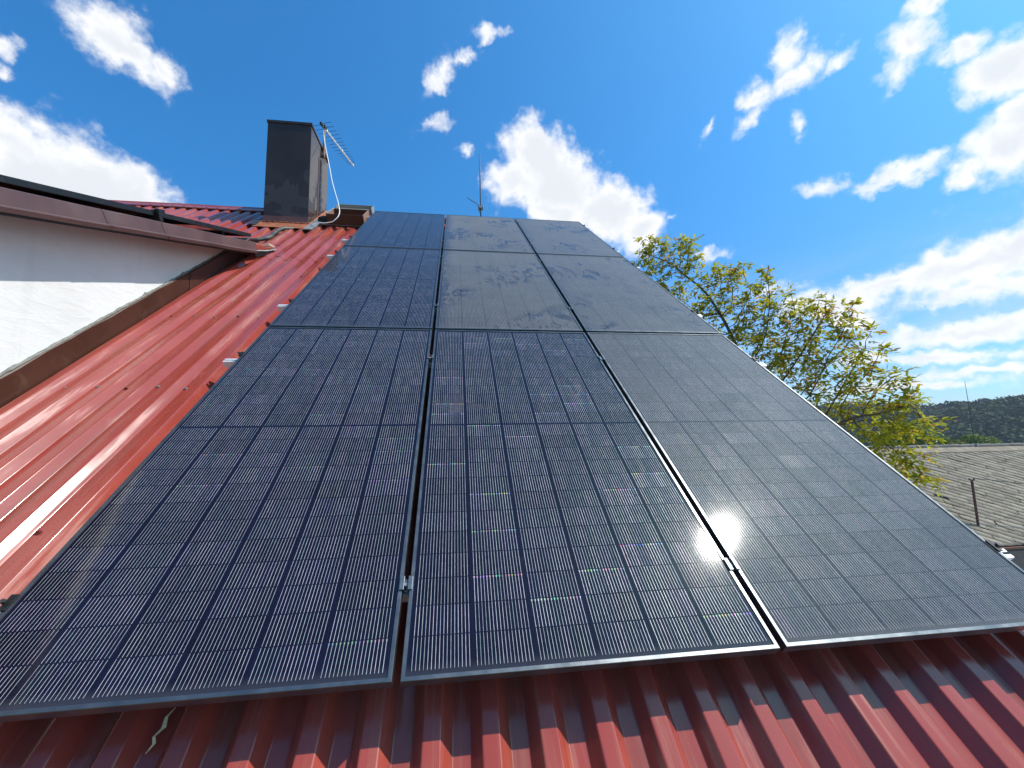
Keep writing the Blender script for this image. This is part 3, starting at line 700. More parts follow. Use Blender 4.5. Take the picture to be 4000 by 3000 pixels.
# ------------------------------------------------------------------ solar panels
PW, PL, LIP = 1.134, 2.278, .0115
def frame_mb(w, l, hgt=.035):
    m = MB(); c = .0012
    rings = [(.026, -hgt), (0, -hgt), (0, -c), (c, 0), (LIP, 0), (LIP + .0006, -.0032)]
    for (i, n) in rings:
        for (x, y) in ((i, i), (w - i, i), (w - i, l - i), (i, l - i)): m.v.append((x, y, n))
    for r in range(len(rings) - 1):
        for k in range(4):
            a, b = r * 4 + k, r * 4 + (k + 1) % 4
            m.f.append((a, b, b + 4, a + 4))
    return m
def solar_panel(origin, rot, w, l, gmat, label, group, fmat=None):
    root = empty('solar_panel', origin, label, 'solar panel', group); root.rotation_euler = rot
    fr = frame_mb(w, l).build('frame', fmat or BLACKALU, root)
    m = MB(); e = LIP + .0004
    m.slab([(e, e, -.0034), (w - e, e, -.0034), (w - e, l - e, -.0034), (e, l - e, -.0034)], (0, 0, -.005)); m.build('glass', gmat, root)
    m = MB(); m.box2((w / 2 - .06, l * .5 - .02, -.026), (w / 2 + .06, l * .5 + .02, -.0086)); m.build('junction_box', BLACKMAT, root)
    return root
G, GR = .024, .024
DU = [[0.0001, -0.0004, -0.0012], [-0.0001, -0.0005, 0.0016], [-0.0012, 0.0012, 0.0004]]
DV = [[-0.0030, -0.0026, 0.0023], [-0.0050, -0.0004, 0.0063], [-0.0027, 0.0015, 0.0036]]
GL = {  # (column, row): dust, wiped, smudge, wire, edge, warm
    (0, 0): (.010, 0, .10, 1.0, 0, 0), (0, 1): (.008, .0, .10, .8, 0, 0), (0, 2): (.008, .0, .05, .6, 0, 0),
    (1, 0): (.010, 0, .12, 1.0, 0, 0), (1, 1): (.200, 1.2, 0, .8, .9, .25), (1, 2): (.190, 1.25, 0, .6, 1.0, .15),
    (2, 0): (.170, .12, .06, .85, .0, 0), (2, 1): (.175, .9, 0, .7, .3, 0), (2, 2): (.165, 1.25, 0, .6, .5, 0)}
PLAB = {
    (0, 0): 'clean dark solar panel in the lower left corner of the nine-panel array',
    (1, 0): 'dark solar panel with the left half of the sun glint, middle of the bottom row',
    (2, 0): 'dusty grey solar panel at the lower right, bright sun glint beside its left edge',
    (0, 1): 'clean blue-black solar panel in the middle of the left column',
    (1, 1): 'dusty grey solar panel with finger wipes in the centre of the array',
    (2, 1): 'dusty panel in the middle of the right column, walnut branches beside its right edge',
    (0, 2): 'clean deep blue solar panel at the top left, next to the roof hatch',
    (1, 2): 'dusty smeared solar panel at the middle of the top row, below the lightning rod',
    (2, 2): 'dusty panel with long blue wipe marks at the top right of the array'}
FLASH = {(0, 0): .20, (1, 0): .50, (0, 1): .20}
for (c, r), (tau, wip, smg, wire, edge, warm) in GL.items():
    u = (c - 1) * (PW + G) + DU[c][r]; v = r * (PL + GR) + DV[c][r]
    gm = panel_glass('panel_glass_%d' % (c * 3 + r), tau, wip, 1.37 * (c * 3 + r) + .61, smg, wire, edge, warm, FLASH.get((c, r), 0))
    solar_panel(uvn(u, v, 0), (TH, 0, 0), PW, PL, gm, PLAB[(c, r)], 'solar panels on the main roof')

# mounting rails with their clamps
def rail_section(m, u0, u1, v, n, s=.040):
    """hollow profile with an open slot on top, drawn as two webs, a floor and two flanges"""
    w = s / 2
    m.box2((u0, v - w, n - s), (u1, v + w, n - s + .004)); m.box2((u0, v - w, n - s + .004), (u1, v - w + .003, n - .003)); m.box2((u0, v + w - .003, n - s + .004), (u1, v + w, n - .003))
    m.box2((u0, v - w, n - .003), (u1, v - .006, n)); m.box2((u0, v + .006, n - .003), (u1, v + w, n)); m.box2((u0 + .002, v - w + .003, n - .022), (u1 - .002, v + w - .003, n - .018))
def mid_clamp(u, v, parent):
    m = MB(); q = .046
    for s in (-1, 1):
        a, b = sorted((u + s * .0065, u + s * .0205)); m.box2((a, v - q / 2, .0015), (b, v + q / 2, .0050))
        a, b = sorted((u + s * .0065, u + s * .0095)); m.box2((a, v - q / 2 + .004, -.022), (b, v + q / 2 + .004, .0014))
    m.box2((u - .0064, v - q / 2 + .004, -.022), (u + .0064, v + q / 2 + .004, -.019))
    o = tilt(m.build('clamp', CLAMP, parent, bevel=.0006))
    m = MB(); m.tube([(u, v, -.0188), (u, v, -.004)], .0066, 12); m.tube([(u, v, -.0039), (u, v, -.0034)], .0035, 6); m.build('bolt', STEEL, o)
def end_clamp(u, v, s, parent):
    m = MB(); q = .05
    a, b = sorted((u, u + s * .022)); m.box2((a, v - q / 2, -.034), (b, v + q / 2, -.030)); a, b = sorted((u + s * .001, u + s * .005)); m.box2((a, v - q / 2, -.0299), (b, v + q / 2, .0014))
    a, b = sorted((u - s * .009, u + s * .012)); m.box2((a, v - q / 2, .0015), (b, v + q / 2, .0052))
    o = tilt(m.build('clamp', BLACKMAT, parent, bevel=.0006))
    m = MB(); m.tube([(u + s * .013, v, -.029), (u + s * .013, v, .009)], .0055, 8); m.tube([(u + s * .013, v, .009), (u + s * .013, v, .014)], .008, 6); m.build('bolt', DARKSTEEL, o)
RLAB = ['silver mounting rail under the lower part of the bottom panel row, nearest the camera',
        'silver mounting rail under the upper part of the bottom panel row',
        'silver mounting rail under the lower part of the middle panel row',
        'silver mounting rail under the upper part of the middle panel row',
        'silver mounting rail under the lower part of the top panel row, below the hatch',
        'silver mounting rail under the upper end of the top panel row, beside the hatch box']
for i, v in enumerate((.280, 1.850, 2.765, 4.270, 5.010, 6.546)):
    root = empty('mounting_rail', uvn(0, 0, 0), RLAB[i], 'mounting rail', 'aluminium rails under the solar panels')
    m = MB(); rail_section(m, -1.266, 2.386, v, -.0355); tilt(m.build('rail_profile', ALU, root))
    for u in (-1.0, -.35, .31, .96, 1.62, 2.2):
        kk = .4346 + round((u - .4346) / PER) * PER - TOPW / 2
        m = MB(); m.box2((kk - .015, v - .015, NT_ + .005), (kk + .015, v + .015, -.0757)); m.box2((kk - .03, v - .05, NT_ + .0012), (kk + .03, v + .05, NT_ + .006))
        tilt(m.build('roof_bracket', STEEL, root))
    mid_clamp(-G / 2, v, root); mid_clamp(PW + G / 2, v, root)
    end_clamp(-PW - G - .001, v + .012, -1, root); end_clamp(2 * PW + G + .001, v + .012, 1, root)

# black panels lying on the dormer roof
DGL = panel_glass('dormer_panel_glass', .03, 0, 21.3)
PA = math.atan(.4255)
def dorm(y): return 1.620 + .4255 * y
BLKFR = simple('black_panel_frame', (.014, .016, .017), .42, .3, var=.15, scale=12, grime=(40, (.06, .065, .065), .4))
for (y1, w, l, lab) in ((2.461, 1.134, 2.278, 'long black solar panel on the dormer roof, seen edge-on above the brown verge'),
                        (3.373, 1.65, .985, 'short black panel at the upper end of the dormer roof, corner near the chimney')):
    y0 = y1 - l * math.cos(PA)
    solar_panel((-2.130 - w, y0, dorm(y0)), (PA, 0, 0), w, l, DGL, lab, 'solar panels on the dormer roof', BLKFR)
root = empty('mounting_rail', (0, 0, 0), 'dark mounting rail on the dormer roof with an end clamp at the panel edge', 'mounting rail')
RX = Matrix.Rotation(PA, 3, 'X')
m = MB(); m.box((-2.72, 2.02, dorm(2.02) - .058), (1.24, .04, .036), RX); m.build('rail_profile', BLACKMAT, root)
m = MB(); m.box((-2.112, 2.02, dorm(2.02) - .012), (.028, .075, .055), RX); m.box((-2.130, 2.02, dorm(2.02) + .006), (.055, .075, .006), RX); m.build('clamp', BLKFR, root, bevel=.002)
m = MB(); m.box((-2.72, .85, dorm(.85) - .058), (1.24, .04, .036), RX); m.build('rail_profile', BLACKMAT, root)
m = MB(); m.box((-2.90, 2.95, dorm(2.95) - .058), (1.45, .04, .036), RX); m.build('rail_profile', BLACKMAT, root)

# ------------------------------------------------------------------ aerial, cables, lightning rod
ANT = empty('tv_antenna', (-2.028, 5.30, 5.45), 'silver log-periodic TV aerial on a short mast beside the chimney', 'antenna')
def inw(o): o.location = -Vector((-2.028, 5.30, 5.45)); return o
MASTM = simple('rusty_mast', (.22, .13, .10), .55, .3, var=.3, scale=20)
m = MB(); m.tube([(-2.026, 5.30, 5.465), (-2.026, 5.30, 6.035)], .019, 12); inw(m.build('mast', MASTM, ANT, smooth=False))
m = MB(); m.box2((-2.07, 5.285, 5.62), (-2.046, 5.315, 5.66)); m.box2((-2.07, 5.285, 5.48), (-2.046, 5.315, 5.52)); m.box2((-2.05, 5.278, 5.475), (-2.012, 5.322, 5.492)); inw(m.build('wall_bracket', DARKSTEEL, ANT))
B0 = Vector((-2.055, 5.235, 6.020)); B1 = Vector((-1.793, 6.175, 6.020)); bd = (B1 - B0).normalized(); ed = Vector((bd.y, -bd.x, 0))
RB = Matrix((ed, bd, Vector((0, 0, 1)))).transposed()
m = MB(); mid = (B0 + B1) / 2; L = (B1 - B0).length
m.box(mid + Vector((0, 0, .012)), (.014, L, .009), RB); m.box(mid - Vector((0, 0, .012)), (.014, L, .009), RB); inw(m.build('boom', ALU, ANT))
m = MB(); m.box(B0 + bd * (L * .62), (.026, .022, .044), RB); m.box(B1 + bd * .01, (.026, .022, .044), RB); m.box(B0 + bd * .09, (.03, .10, .05), RB); inw(m.build('spacer', WHITEPVC, ANT))
m = MB(); m.box(Vector((-2.026, 5.30, 6.02)), (.05, .06, .05), RB); m.box(B0, (.035, .06, .04), RB); inw(m.build('clamp', DARKSTEEL, ANT))
for i in range(14):
    s = i / 13; p = B0 + bd * (L * (.00 + .96 * (1 - (1 - s) ** 1.25))); hl = .175 * (1 - .60 * s)
    m = MB(); sg = 1 if i % 2 else -1
    m.tube([p + Vector((0, 0, .010 * sg)), p + ed * hl * sg + Vector((0, 0, .010 * sg))], .0035, 6); m.tube([p + Vector((0, 0, -.010 * sg)), p - ed * hl * sg + Vector((0, 0, -.010 * sg))], .0035, 6)
    inw(m.build('element', DARKSTEEL, ANT))

def smooth_path(P, n=6):
    P = [Vector(p) for p in P]; out = []
    for i in range(len(P) - 1):
        a, b, c, d = P[max(i - 1, 0)], P[i], P[i + 1], P[min(i + 2, len(P) - 1)]
        for k in range(n):
            t = k / n; out.append(.5 * ((2 * b) + (c - a) * t + (2 * a - 5 * b + 4 * c - d) * t * t + (3 * b - a - 3 * c + d) * t ** 3))
    return out + [P[-1]]
CP = [(-2.036, 5.285, 5.99), (-2.027, 5.28, 5.817), (-1.994, 5.25, 5.662), (-1.944, 5.2, 5.46), (-1.875, 5.12, 5.192), (-1.788, 5.0, 4.857), (-1.697, 4.88, 4.578), (-1.619, 4.77, 4.359), (-1.568, 4.68, 4.172), (-1.565, 4.65, 4.095), (-1.577, 4.63, 4.039), (-1.612, 4.62, 3.99), (-1.649, 4.615, 3.954), (-1.737, 4.60, 3.922), (-1.818, 4.60, 3.922), (-1.89, 4.63, 3.945), (-1.95, 4.70, 3.98)]
m = MB(); m.tube(smooth_path(CP), .0068, 8); tag(m.build('antenna_cable', WHITEPVC, smooth=True), 'white coaxial cable hanging in a loop from the aerial to the roof hatch', 'cable')
CD = [(-2.95, 5.16, -.118), (-2.70, 5.14, -.116), (-2.463, 5.13, -.114), (-2.363, 5.115, -.112), (-2.297, 5.173, -.110), (-2.237, 5.275, -.106), (-2.262, 5.48, -.108), (-2.278, 5.688, -.110), (-2.255, 5.83, -.112), (-2.18, 5.97, -.140), (-2.16, 6.1, -.155)]
m = MB(); m.tube(smooth_path([uvn(*p) for p in CD]), .024, 12); tag(m.build('conduit', CONDUIT, smooth=True), 'dark flexible conduit snaking over the red roof below the chimney', 'conduit')

LR = empty('lightning_rod', (.603, 5.62, 4.74), 'thin lightning rod standing on the roof ridge above the panels', 'lightning rod')
def inl(o): o.location = -Vector((.603, 5.62, 4.74)); return o
m = MB(); m.tube([(.605, 5.62, 4.62), (.601, 5.62, 4.97), (.597, 5.62, 5.5), (.592, 5.62, 6.002)], [.011, .011, .010, .008], 8); inl(m.build('rod', DARKSTEEL, LR, smooth=True))
m = MB(); m.box2((.555, 5.597, 4.905), (.592, 5.645, 4.965)); m.box2((.612, 5.597, 4.905), (.648, 5.645, 4.965)); m.box2((.585, 5.59, 4.92), (.62, 5.605, 4.955)); inl(m.build('clamp', STEEL, LR, bevel=.003))
m = MB()
for x in (.567, .636):
    for z in (4.918, 4.95): m.tube([(x, 5.58, z), (x, 5.60, z)], .007, 6)
inl(m.build('bolt', DARKSTEEL, LR))
m = MB(); m.tube(smooth_path([(.362, 5.62, 5.118), (.451, 5.62, 5.061), (.52, 5.62, 5.022), (.561, 5.62, 4.985), (.575, 5.62, 4.94), (.577, 5.615, 4.86), (.583, 5.61, 4.84)]), .006, 6); inl(m.build('bent_wire', DARKSTEEL, LR, smooth=True))

# dry leaf stuck on the ribs under the lower left panel
DRY = simple('dry_leaf', (.80, .56, .32), .8, var=.3, scale=60)
m = MB(); base = Vector((-.665, -.055, NB + .006))
pth = [(0, 0, 0), (.012, .018, .004), (.004, .034, .007), (.017, .052, .005), (.014, .075, .010), (.022, .098, .006)]; wd = [.001, .004, .003, .006, .004, .001]
for p, w in zip(pth, wd):
    q = base + Vector(p); m.v += [(q.x - w, q.y, q.z + .003), (q.x, q.y, q.z), (q.x + w, q.y + .002, q.z + .004)]
for i in range(5):
    for j in range(2): m.f.append((i * 3 + j, i * 3 + j + 1, i * 3 + j + 4, i * 3 + j + 3))
dl = tilt(m.build('dry_leaf', DRY)); dl.modifiers.new('t', 'SOLIDIFY').thickness = .0006
tag(dl, 'curled dry leaf on the shaded red ribs below the lower left panel', 'leaf')

# ------------------------------------------------------------------ neighbouring house with a grey slate roof
NX0, NX1, NYR, NZR, NYE, NZE = 11.2, 31.0, 10.5, .344, 7.5, -2.04
NB_ = empty('neighbour_house', (NX0, NYR, -5), 'low neighbouring house under an old grey slate roof at the right edge', 'house')
def inn(o): o.location = -Vector((NX0, NYR, -5)); return o
sl = Vector((0, NYE - NYR, NZE - NZR)); SLN = sl.length; sd = sl.normalized(); nn = Vector((0, -sd.z, sd.y)); nn = nn if nn.z > 0 else -nn
def npnt(x, s, h=0.0): return Vector((x, NYR, NZR)) + sd * s + nn * h
def slate(N):
    o = N.obj(); a = N.new('ShaderNodeAttribute', {'attribute_name': 'tone'}).outputs['Fac']
    n = N.noise(o, 3.0, 6, .65); f = N.noise(o, 34, 5, .7)
    c = N.mix(a, (.23, .188, .138), (.36, .30, .22))
    c = N.mix(N.m('MULTIPLY', N.step(n, .48, .68), .55), c, (.43, .37, .285))
    c = N.mix(N.m('MULTIPLY', N.step(f, .58, .72), .6), c, (.12, .115, .10))
    return pbsdf(N, Base_Color=c, Roughness=.88, Specular_IOR_Level=.25, Normal=N.bump(f, .3, .006))
SLATE = mat('weathered_slate', slate)
# slates in rising courses; each slate is a thin tilted plate of the roof mesh
VV, FF, TT = [], [], []; o = 0; rise = math.radians(33); ca, sa = math.cos(rise), math.sin(rise); TWD, THT = .320, .175
for j in range(-90, 60):
    for i in range(-20, 120):
        a = i * TWD + (j % 2) * TWD * .5; b = j * THT
        X0 = NX0 + a * ca - b * sa; S0 = a * sa + b * ca
        if not (NX0 - .2 < X0 < NX1 and -.10 < S0 < SLN + .02) or RNG.random() < .003: continue
        jx, js, jr = RNG.normal(0, .008), RNG.normal(0, .009), RNG.normal(0, .03); lift = abs(RNG.normal(.0, .006)) * (RNG.random() < .4)
        q = []
        for (da, db) in ((0, 0), (TWD * .985, 0), (TWD * .985, THT * 1.12), (0, THT * 1.12)):
            da2, db2 = da - jr * db, db + jr * da
            X, Sx = X0 + jx + da2 * ca - db2 * sa, S0 + js + da2 * sa + db2 * ca
            q.append(npnt(min(max(X, NX0), NX1), min(max(Sx, 0.0), SLN + .03), .004 + (.009 + lift) * (db / THT) + .004 * (da / TWD)))
        VV += [list(p) for p in q] + [list(p - nn * .014) for p in q[1:]]
        FF += [(o, o + 1, o + 2, o + 3), (o + 3, o + 2, o + 5, o + 6), (o + 1, o + 4, o + 5, o + 2)]
        TT += [RNG.random()] * 3; o += 7
nr_ = inn(mesh_np('roof', VV, FF, SLATE, TT, NB_))
DECK = simple('roof_deck', (.10, .09, .078), .9, var=.3, scale=8)
m = MB(); m.slab([npnt(NX0, -.0, -.02), npnt(NX1, -.0, -.02), npnt(NX1, SLN, -.02), npnt(NX0, SLN, -.02)], nn * -.05); m.build('roof_deck', DECK, nr_)
m = MB(); m.slab([(NX0, NYR + .02, NZR - .03), (NX1, NYR + .02, NZR - .03), (NX1, NYR + 4, NZR - 3.2), (NX0, NYR + 4, NZR - 3.2)], (0, 0, -.05)); m.build('rear_roof', DECK, nr_)
RIDG = simple('ridge_mortar', (.15, .14, .12), .9, var=.3, scale=4, bump=.3)
m = MB()
x = NX0
while x < NX1:
    L = .42; a = .004 * math.sin(x * 5); m.tube([(x, NYR + .01, NZR + .012 + a), (x + L + .02, NYR + .01, NZR + .020 + a)], [.062, .070], 10); x += L
m.build('ridge_tiles', RIDG, nr_); bpy.data.objects['ridge_tiles'].name = 'ridge_cap'
for nm in ('roof_deck', 'rear_roof.001', 'ridge_cap'):
    pass
m = MB()
for k in range(49):                 # pale top course just below the ridge
    x = NX0 + k * .40
    m.slab([npnt(x, .05, .022), npnt(x + .394, .05, .022), npnt(x + .394, .30 + .004 * math.sin(k * 3), .030), npnt(x, .30 + .004 * math.sin(k * 5), .030)], nn * -.008)
m.build('ridge_course', SLATE, nr_)
NWALL = simple('grey_render', (.42, .43, .43), .9, var=.08, scale=2, bump=.2)
m = MB(); m.box2((NX0 + .2, NYE + .45, -5), (NX1 - .2, NYR + 3.3, NZE - .12)); inn(m.build('wall', NWALL, NB_))
m = MB(); m.slab([(NX0 + .19, NYE + .45, NZE - .12), (NX0 + .19, NYR + 3.3, NZE - .12), (NX0 + .19, NYR, NZR - .12)], (.05, 0, 0)); inn(m.build('gable_wall', NWALL, NB_))
GUT = simple('brown_gutter', (.075, .035, .022), .45, .2, var=.25, scale=8)
m = MB(); pr = [(-.07, 0), (-.065, -.04), (-.03, -.068), (.01, -.068), (.045, -.04), (.05, .004)]
for x in np.linspace(NX0, NX1, 20):
    for dy, dzz in pr: m.v.append((x, NYE - .03 + dy, NZE - .03 + dzz))
for i in range(19):
    for j in range(5): m.f.append((i * 6 + j, i * 6 + j + 1, i * 6 + 7 + j, i * 6 + 6 + j))
gt = inn(m.build('gutter', GUT, NB_)); gt.modifiers.new('t', 'SOLIDIFY').thickness = .004
m = MB(); m.tube([(NX0, NYE - .10, NZE - .028), (NX1, NYE - .10, NZE - .028)], .009, 6); m.build('gutter_bead', RUST, gt)
m = MB(); m.box2((NX0 + .1, NYE + .0, NZE - .16), (NX1 - .1, NYE + .45, NZE - .13)); inn(m.build('soffit', SOFFIT, NB_))
DARKG = mat('dark_window_glass', lambda N: pbsdf(N, Base_Color=(.012, .014, .014, 1), Roughness=.12, Specular_IOR_Level=.5))
WFR = simple('window_frame_paint', (.32, .31, .28), .5)
for x0 in (13.98, 17.2, 20.5):
    m = MB(); y = NYE + .449; z0, z1 = NZE - .86, NZE - .185
    m.box2((x0 - .07, y - .02, z0 - .07), (x0 + 1.37, y, z0)); m.box2((x0 - .07, y - .02, z1), (x0 + 1.37, y, z1 + .05)); m.box2((x0 - .07, y - .02, z0 + .001), (x0, y, z1 - .001)); m.box2((x0 + 1.3, y - .02, z0 + .001), (x0 + 1.37, y, z1 - .001))
    w = inn(m.build('window', WFR, NB_)); m = MB(); m.box2((x0, y - .012, z0), (x0 + 1.3, y - .004, z1)); m.build('pane', DARKG, w)

# conductor rod on its ridge, service pole on its slope, wires
R2 = empty('lightning_rod', (17.74, NYR, NZR + .05), 'tall thin lightning rod on the ridge of the grey slate roof', 'lightning rod')
m = MB(); m.tube([(0, 0, -.05), (-.005, 0, .9), (-.012, 0, 1.55), (-.03, 0, 2.22)], [.012, .011, .009, .005], 6); m.build('rod', DARKSTEEL, R2)
m = MB(); m.box2((-.02, -.08, -.02), (.02, .08, .06)); m.build('ridge_foot', STEEL, R2)
PX, PY, PZ0, PZ1 = 13.66, 7.955, -1.70, -.455
SP = empty('service_pole', (PX, PY, PZ0), 'rusty brown pipe pole standing on the slate roof, wires tied to its top', 'pole')
PIPE = simple('rusty_pipe', (.085, .035, .030), .6, .2, var=.3, scale=15)
m = MB(); m.tube([(0, 0, -.02), (0, 0, PZ1 - PZ0)], .027, 10); m.build('pipe', PIPE, SP)
m = MB(); m.box2((-.08, -.02, PZ1 - PZ0 - .03), (.08, .02, PZ1 - PZ0 - .005)); m.tube([(-.07, 0, PZ1 - PZ0 - .005), (-.07, 0, PZ1 - PZ0 + .03)], .014, 8); m.tube([(.07, 0, PZ1 - PZ0 - .005), (.07, 0, PZ1 - PZ0 + .03)], .014, 8); m.build('crossarm', PIPE, SP)
m = MB(); m.slab([(-.22, -.16, -.127 - .01), (.05, -.16, -.137), (.05, .10, .08 - .01), (-.22, .10, .07)], (0, 0, .012)); m.build('lead_plate', DARKSTEEL, SP)
top = Vector((PX, PY, PZ1 + .01))
def wire(a, b, sag, lab, r=.006):
    a, b = Vector(a), Vector(b); P = [a.lerp(b, i / 16) - Vector((0, 0, sag * 4 * (i / 16) * (1 - i / 16))) for i in range(17)]
    m = MB(); m.tube(P, r, 6); tag(m.build('overhead_wire', BLACKMAT), lab, 'wire')
wire(top + Vector((.07, 0, .02)), (22.5, 7.0, -1.25), .10, 'dark wire running from the roof pole out to the right', .011)
wire(top + Vector((-.07, 0, .01)), (9.6, 9.0, -1.15), .05, 'thin wire running left from the roof pole towards the walnut tree', .006)

# ------------------------------------------------------------------ trees
BARK = simple('walnut_bark', (.060, .045, .036), .85, var=.35, scale=12, bump=.5, bscale=30)
WALNUT = foliage_mat('walnut_leaves', [(0, (.13, .16, .010)), (.45, (.33, .33, .014)), (.8, (.46, .40, .018)), (.93, (.48, .31, .03)), (1, (.46, .20, .045))], .60, .45, .25)
CLUSTERS = [(5.9, 7.7, 2.3, 1.0), (6.4, 8.0, 1.1, 1.0), (7.5, 8.1, 1.1, 1.0), (6.7, 8.8, 2.7, 1.0), (6.2, 6.9, .6, .8), (5.50, 8.53, 5.95, 0.33), (5.29, 8.75, 5.70, 0.36), (5.55, 8.54, 5.40, 0.43), (6.03, 8.04, 5.72, 0.31), (6.02, 8.09, 5.25, 0.41), (5.82, 8.35, 4.78, 0.54), (6.42, 7.73, 4.54, 0.46), (6.72, 7.34, 4.68, 0.34), (6.49, 7.68, 4.15, 0.55), (7.08, 6.92, 4.08, 0.43), (7.19, 6.71, 4.30, 0.25), (7.33, 6.55, 3.59, 0.41), (6.99, 7.10, 3.60, 0.52), (7.57, 6.10, 3.32, 0.43), (7.72, 5.71, 3.12, 0.37), (7.51, 6.27, 2.86, 0.55), (7.19, 6.86, 2.94, 0.59), (7.80, 5.48, 2.55, 0.38), (7.72, 5.80, 2.29, 0.50), (7.39, 6.58, 2.22, 0.61), (7.84, 5.35, 2.22, 0.32), (7.86, 5.22, 1.80, 0.34), (7.61, 6.17, 1.61, 0.58), (7.80, 5.58, 1.68, 0.45), (7.90, 4.67, 1.67, 0.16), (7.89, 4.94, 1.69, 0.10), (7.89, 4.94, 1.32, 0.38), (7.89, 4.58, 1.11, 0.31), (7.87, 4.47, 0.88, 0.24), (7.84, 5.43, 0.98, 0.49), (7.89, 4.86, 0.75, 0.40), (7.89, 4.85, 0.34, 0.30), (7.89, 5.11, 0.21, 0.33), (7.88, 4.67, 0.06, 0.22), (7.87, 4.58, -0.12, 0.14), (6.61, 7.65, 3.06, 0.68), (7.08, 7.14, 1.95, 0.64), (7.58, 6.31, 0.94, 0.58), (6.19, 8.06, 3.77, 0.47)]

CLUSTERS = [(x - (.13 if y < 5.3 else 0), y, z, r) for x, y, z, r in CLUSTERS]

def grow(root, crown_start, attractors, step=.16, di=1.5, dk=.18, iters=160):
    """space colonisation: returns node positions and parent indices"""
    nodes = [np.array(root, float)]; par = [-1]
    n = max(2, int(np.linalg.norm(np.array(crown_start) - root) / .35))
    for i in range(1, n + 1):
        nodes.append(np.array(root) + (np.array(crown_start) - root) * i / n + np.array([.05 * math.sin(i * 1.7), .05 * math.cos(i * 1.3), 0])); par.append(len(nodes) - 2)
    A = np.array(attractors); alive = np.ones(len(A), bool); near = np.full(len(A), 0); dist = np.full(len(A), 1e9); done = 0
    for it in range(iters):
        Nn = np.array(nodes)
        new = Nn[done:]
        D = np.linalg.norm(A[:, None] - new[None], axis=2); k = D.argmin(1); dm = D[np.arange(len(A)), k]
        b = dm < dist; dist[b] = dm[b]; near[b] = k[b] + done; done = len(nodes)
        alive &= dist > dk
        act = alive & (dist < (di if it > 25 else 6))
        if not act.any():
            if not alive.any(): break
            act = alive
        grown = {}
        for ai in np.where(act)[0]:
            v = A[ai] - Nn[near[ai]]; grown.setdefault(near[ai], []).append(v / (np.linalg.norm(v) + 1e-9))
        cnt = 0
        for ni, vs in grown.items():
            v = np.sum(vs, 0) + RNG.normal(0, .25, 3); l = np.linalg.norm(v)
            if l < 1e-3: continue
            p = Nn[ni] + v / l * step
            if np.linalg.norm(np.array(nodes[done:] or [[1e9] * 3]) - p, axis=1).min() < step * .3: continue
            nodes.append(p); par.append(int(ni)); cnt += 1
        if cnt == 0: break
    return np.array(nodes), par

def branch_mesh(nodes, par, tip=.0055, expo=2.12, rmax=.30):
    n = len(nodes); r = np.zeros(n); kids = [[] for _ in range(n)]
    for i in range(1, n): kids[par[i]].append(i)
    acc = np.zeros(n)
    for i in range(n - 1, -1, -1):
        acc[i] = acc[i] if kids[i] else tip ** expo
        if par[i] >= 0: acc[par[i]] += acc[i]
    r = np.minimum(acc ** (1 / expo), rmax)
    m = MB(); used = [False] * n
    # chains follow the thickest child
    starts = [(0, None)]
    while starts:
        s, p = starts.pop(); chain = ([p] if p is not None else []) + [s]; cur = s
        while kids[cur]:
            ks = sorted(kids[cur], key=lambda q: -r[q]); 
            for q in ks[1:]: starts.append((q, cur))
            cur = ks[0]; chain.append(cur)
        if len(chain) > 1:
            rr = [r[c] for c in chain]
            if p is not None: rr[0] = rr[1]
            m.tube([nodes[c] for c in chain], rr, 7 if max(rr) > .03 else 5)
    return m, r, kids

def compound_leaves(nodes, r, kids, par, thr=.020, per=4, size=.106, droop=.5):
    V, F, T = [], [], []; o = 0
    for i in range(len(nodes)):
        if r[i] > thr or par[i] < 0: continue
        d = nodes[i] - nodes[par[i]]; d /= np.linalg.norm(d) + 1e-9
        endp = not kids[i]
        for q in range(per + (2 if endp else 0)):
            if not endp and RNG.random() < .35: continue
            ax = d * (.6 if endp else .2) + RNG.normal(0, .75, 3) + np.array([0, 0, .15]); ax /= np.linalg.norm(ax)
            L = RNG.uniform(.16, .27); base = nodes[i]; tone0 = np.clip(RNG.normal(.50, .20), 0, 1)
            if endp and RNG.random() < .25: tone0 = min(1, tone0 + .35)
            n = int(RNG.integers(2, 4)); side = np.cross(ax, [0, 0, 1.0]); side /= np.linalg.norm(side) + 1e-9
            for k in range(n * 2 + 1):
                t = 1.0 if k == n * 2 else .35 + .6 * (k // 2) / n; sg = 0 if k == n * 2 else (1 if k % 2 else -1)
                p = base + ax * L * t - np.array([0, 0, 1]) * droop * L * t * t * .8
                dirv = ax * (.55 if sg else 1) + side * sg * .8 - np.array([0, 0, 1]) * RNG.uniform(.25, .9) * droop * 1.3 + RNG.normal(0, .15, 3); dirv /= np.linalg.norm(dirv)
                wv = np.cross(dirv, np.array([0, 0, 1.]) + RNG.normal(0, .35, 3)); wv /= np.linalg.norm(wv) + 1e-9; up = np.cross(wv, dirv)
                l = size * RNG.uniform(.7, 1.25); w = l * RNG.uniform(.17, .24)
                P = [p, p + dirv * l * .33 + wv * w + up * w * .35, p + dirv * l * .70 + wv * w * .8 + up * w * .25, p + dirv * l, p + dirv * l * .70 - wv * w * .8 + up * w * .25, p + dirv * l * .33 - wv * w + up * w * .35]
                V += P; F += [(o, o + 1, o + 2, o + 3), (o, o + 3, o + 4, o + 5)]; o += 6
                t_ = np.clip(tone0 + RNG.normal(0, .09), 0, 1); T += [t_, t_]
    return V, F, T

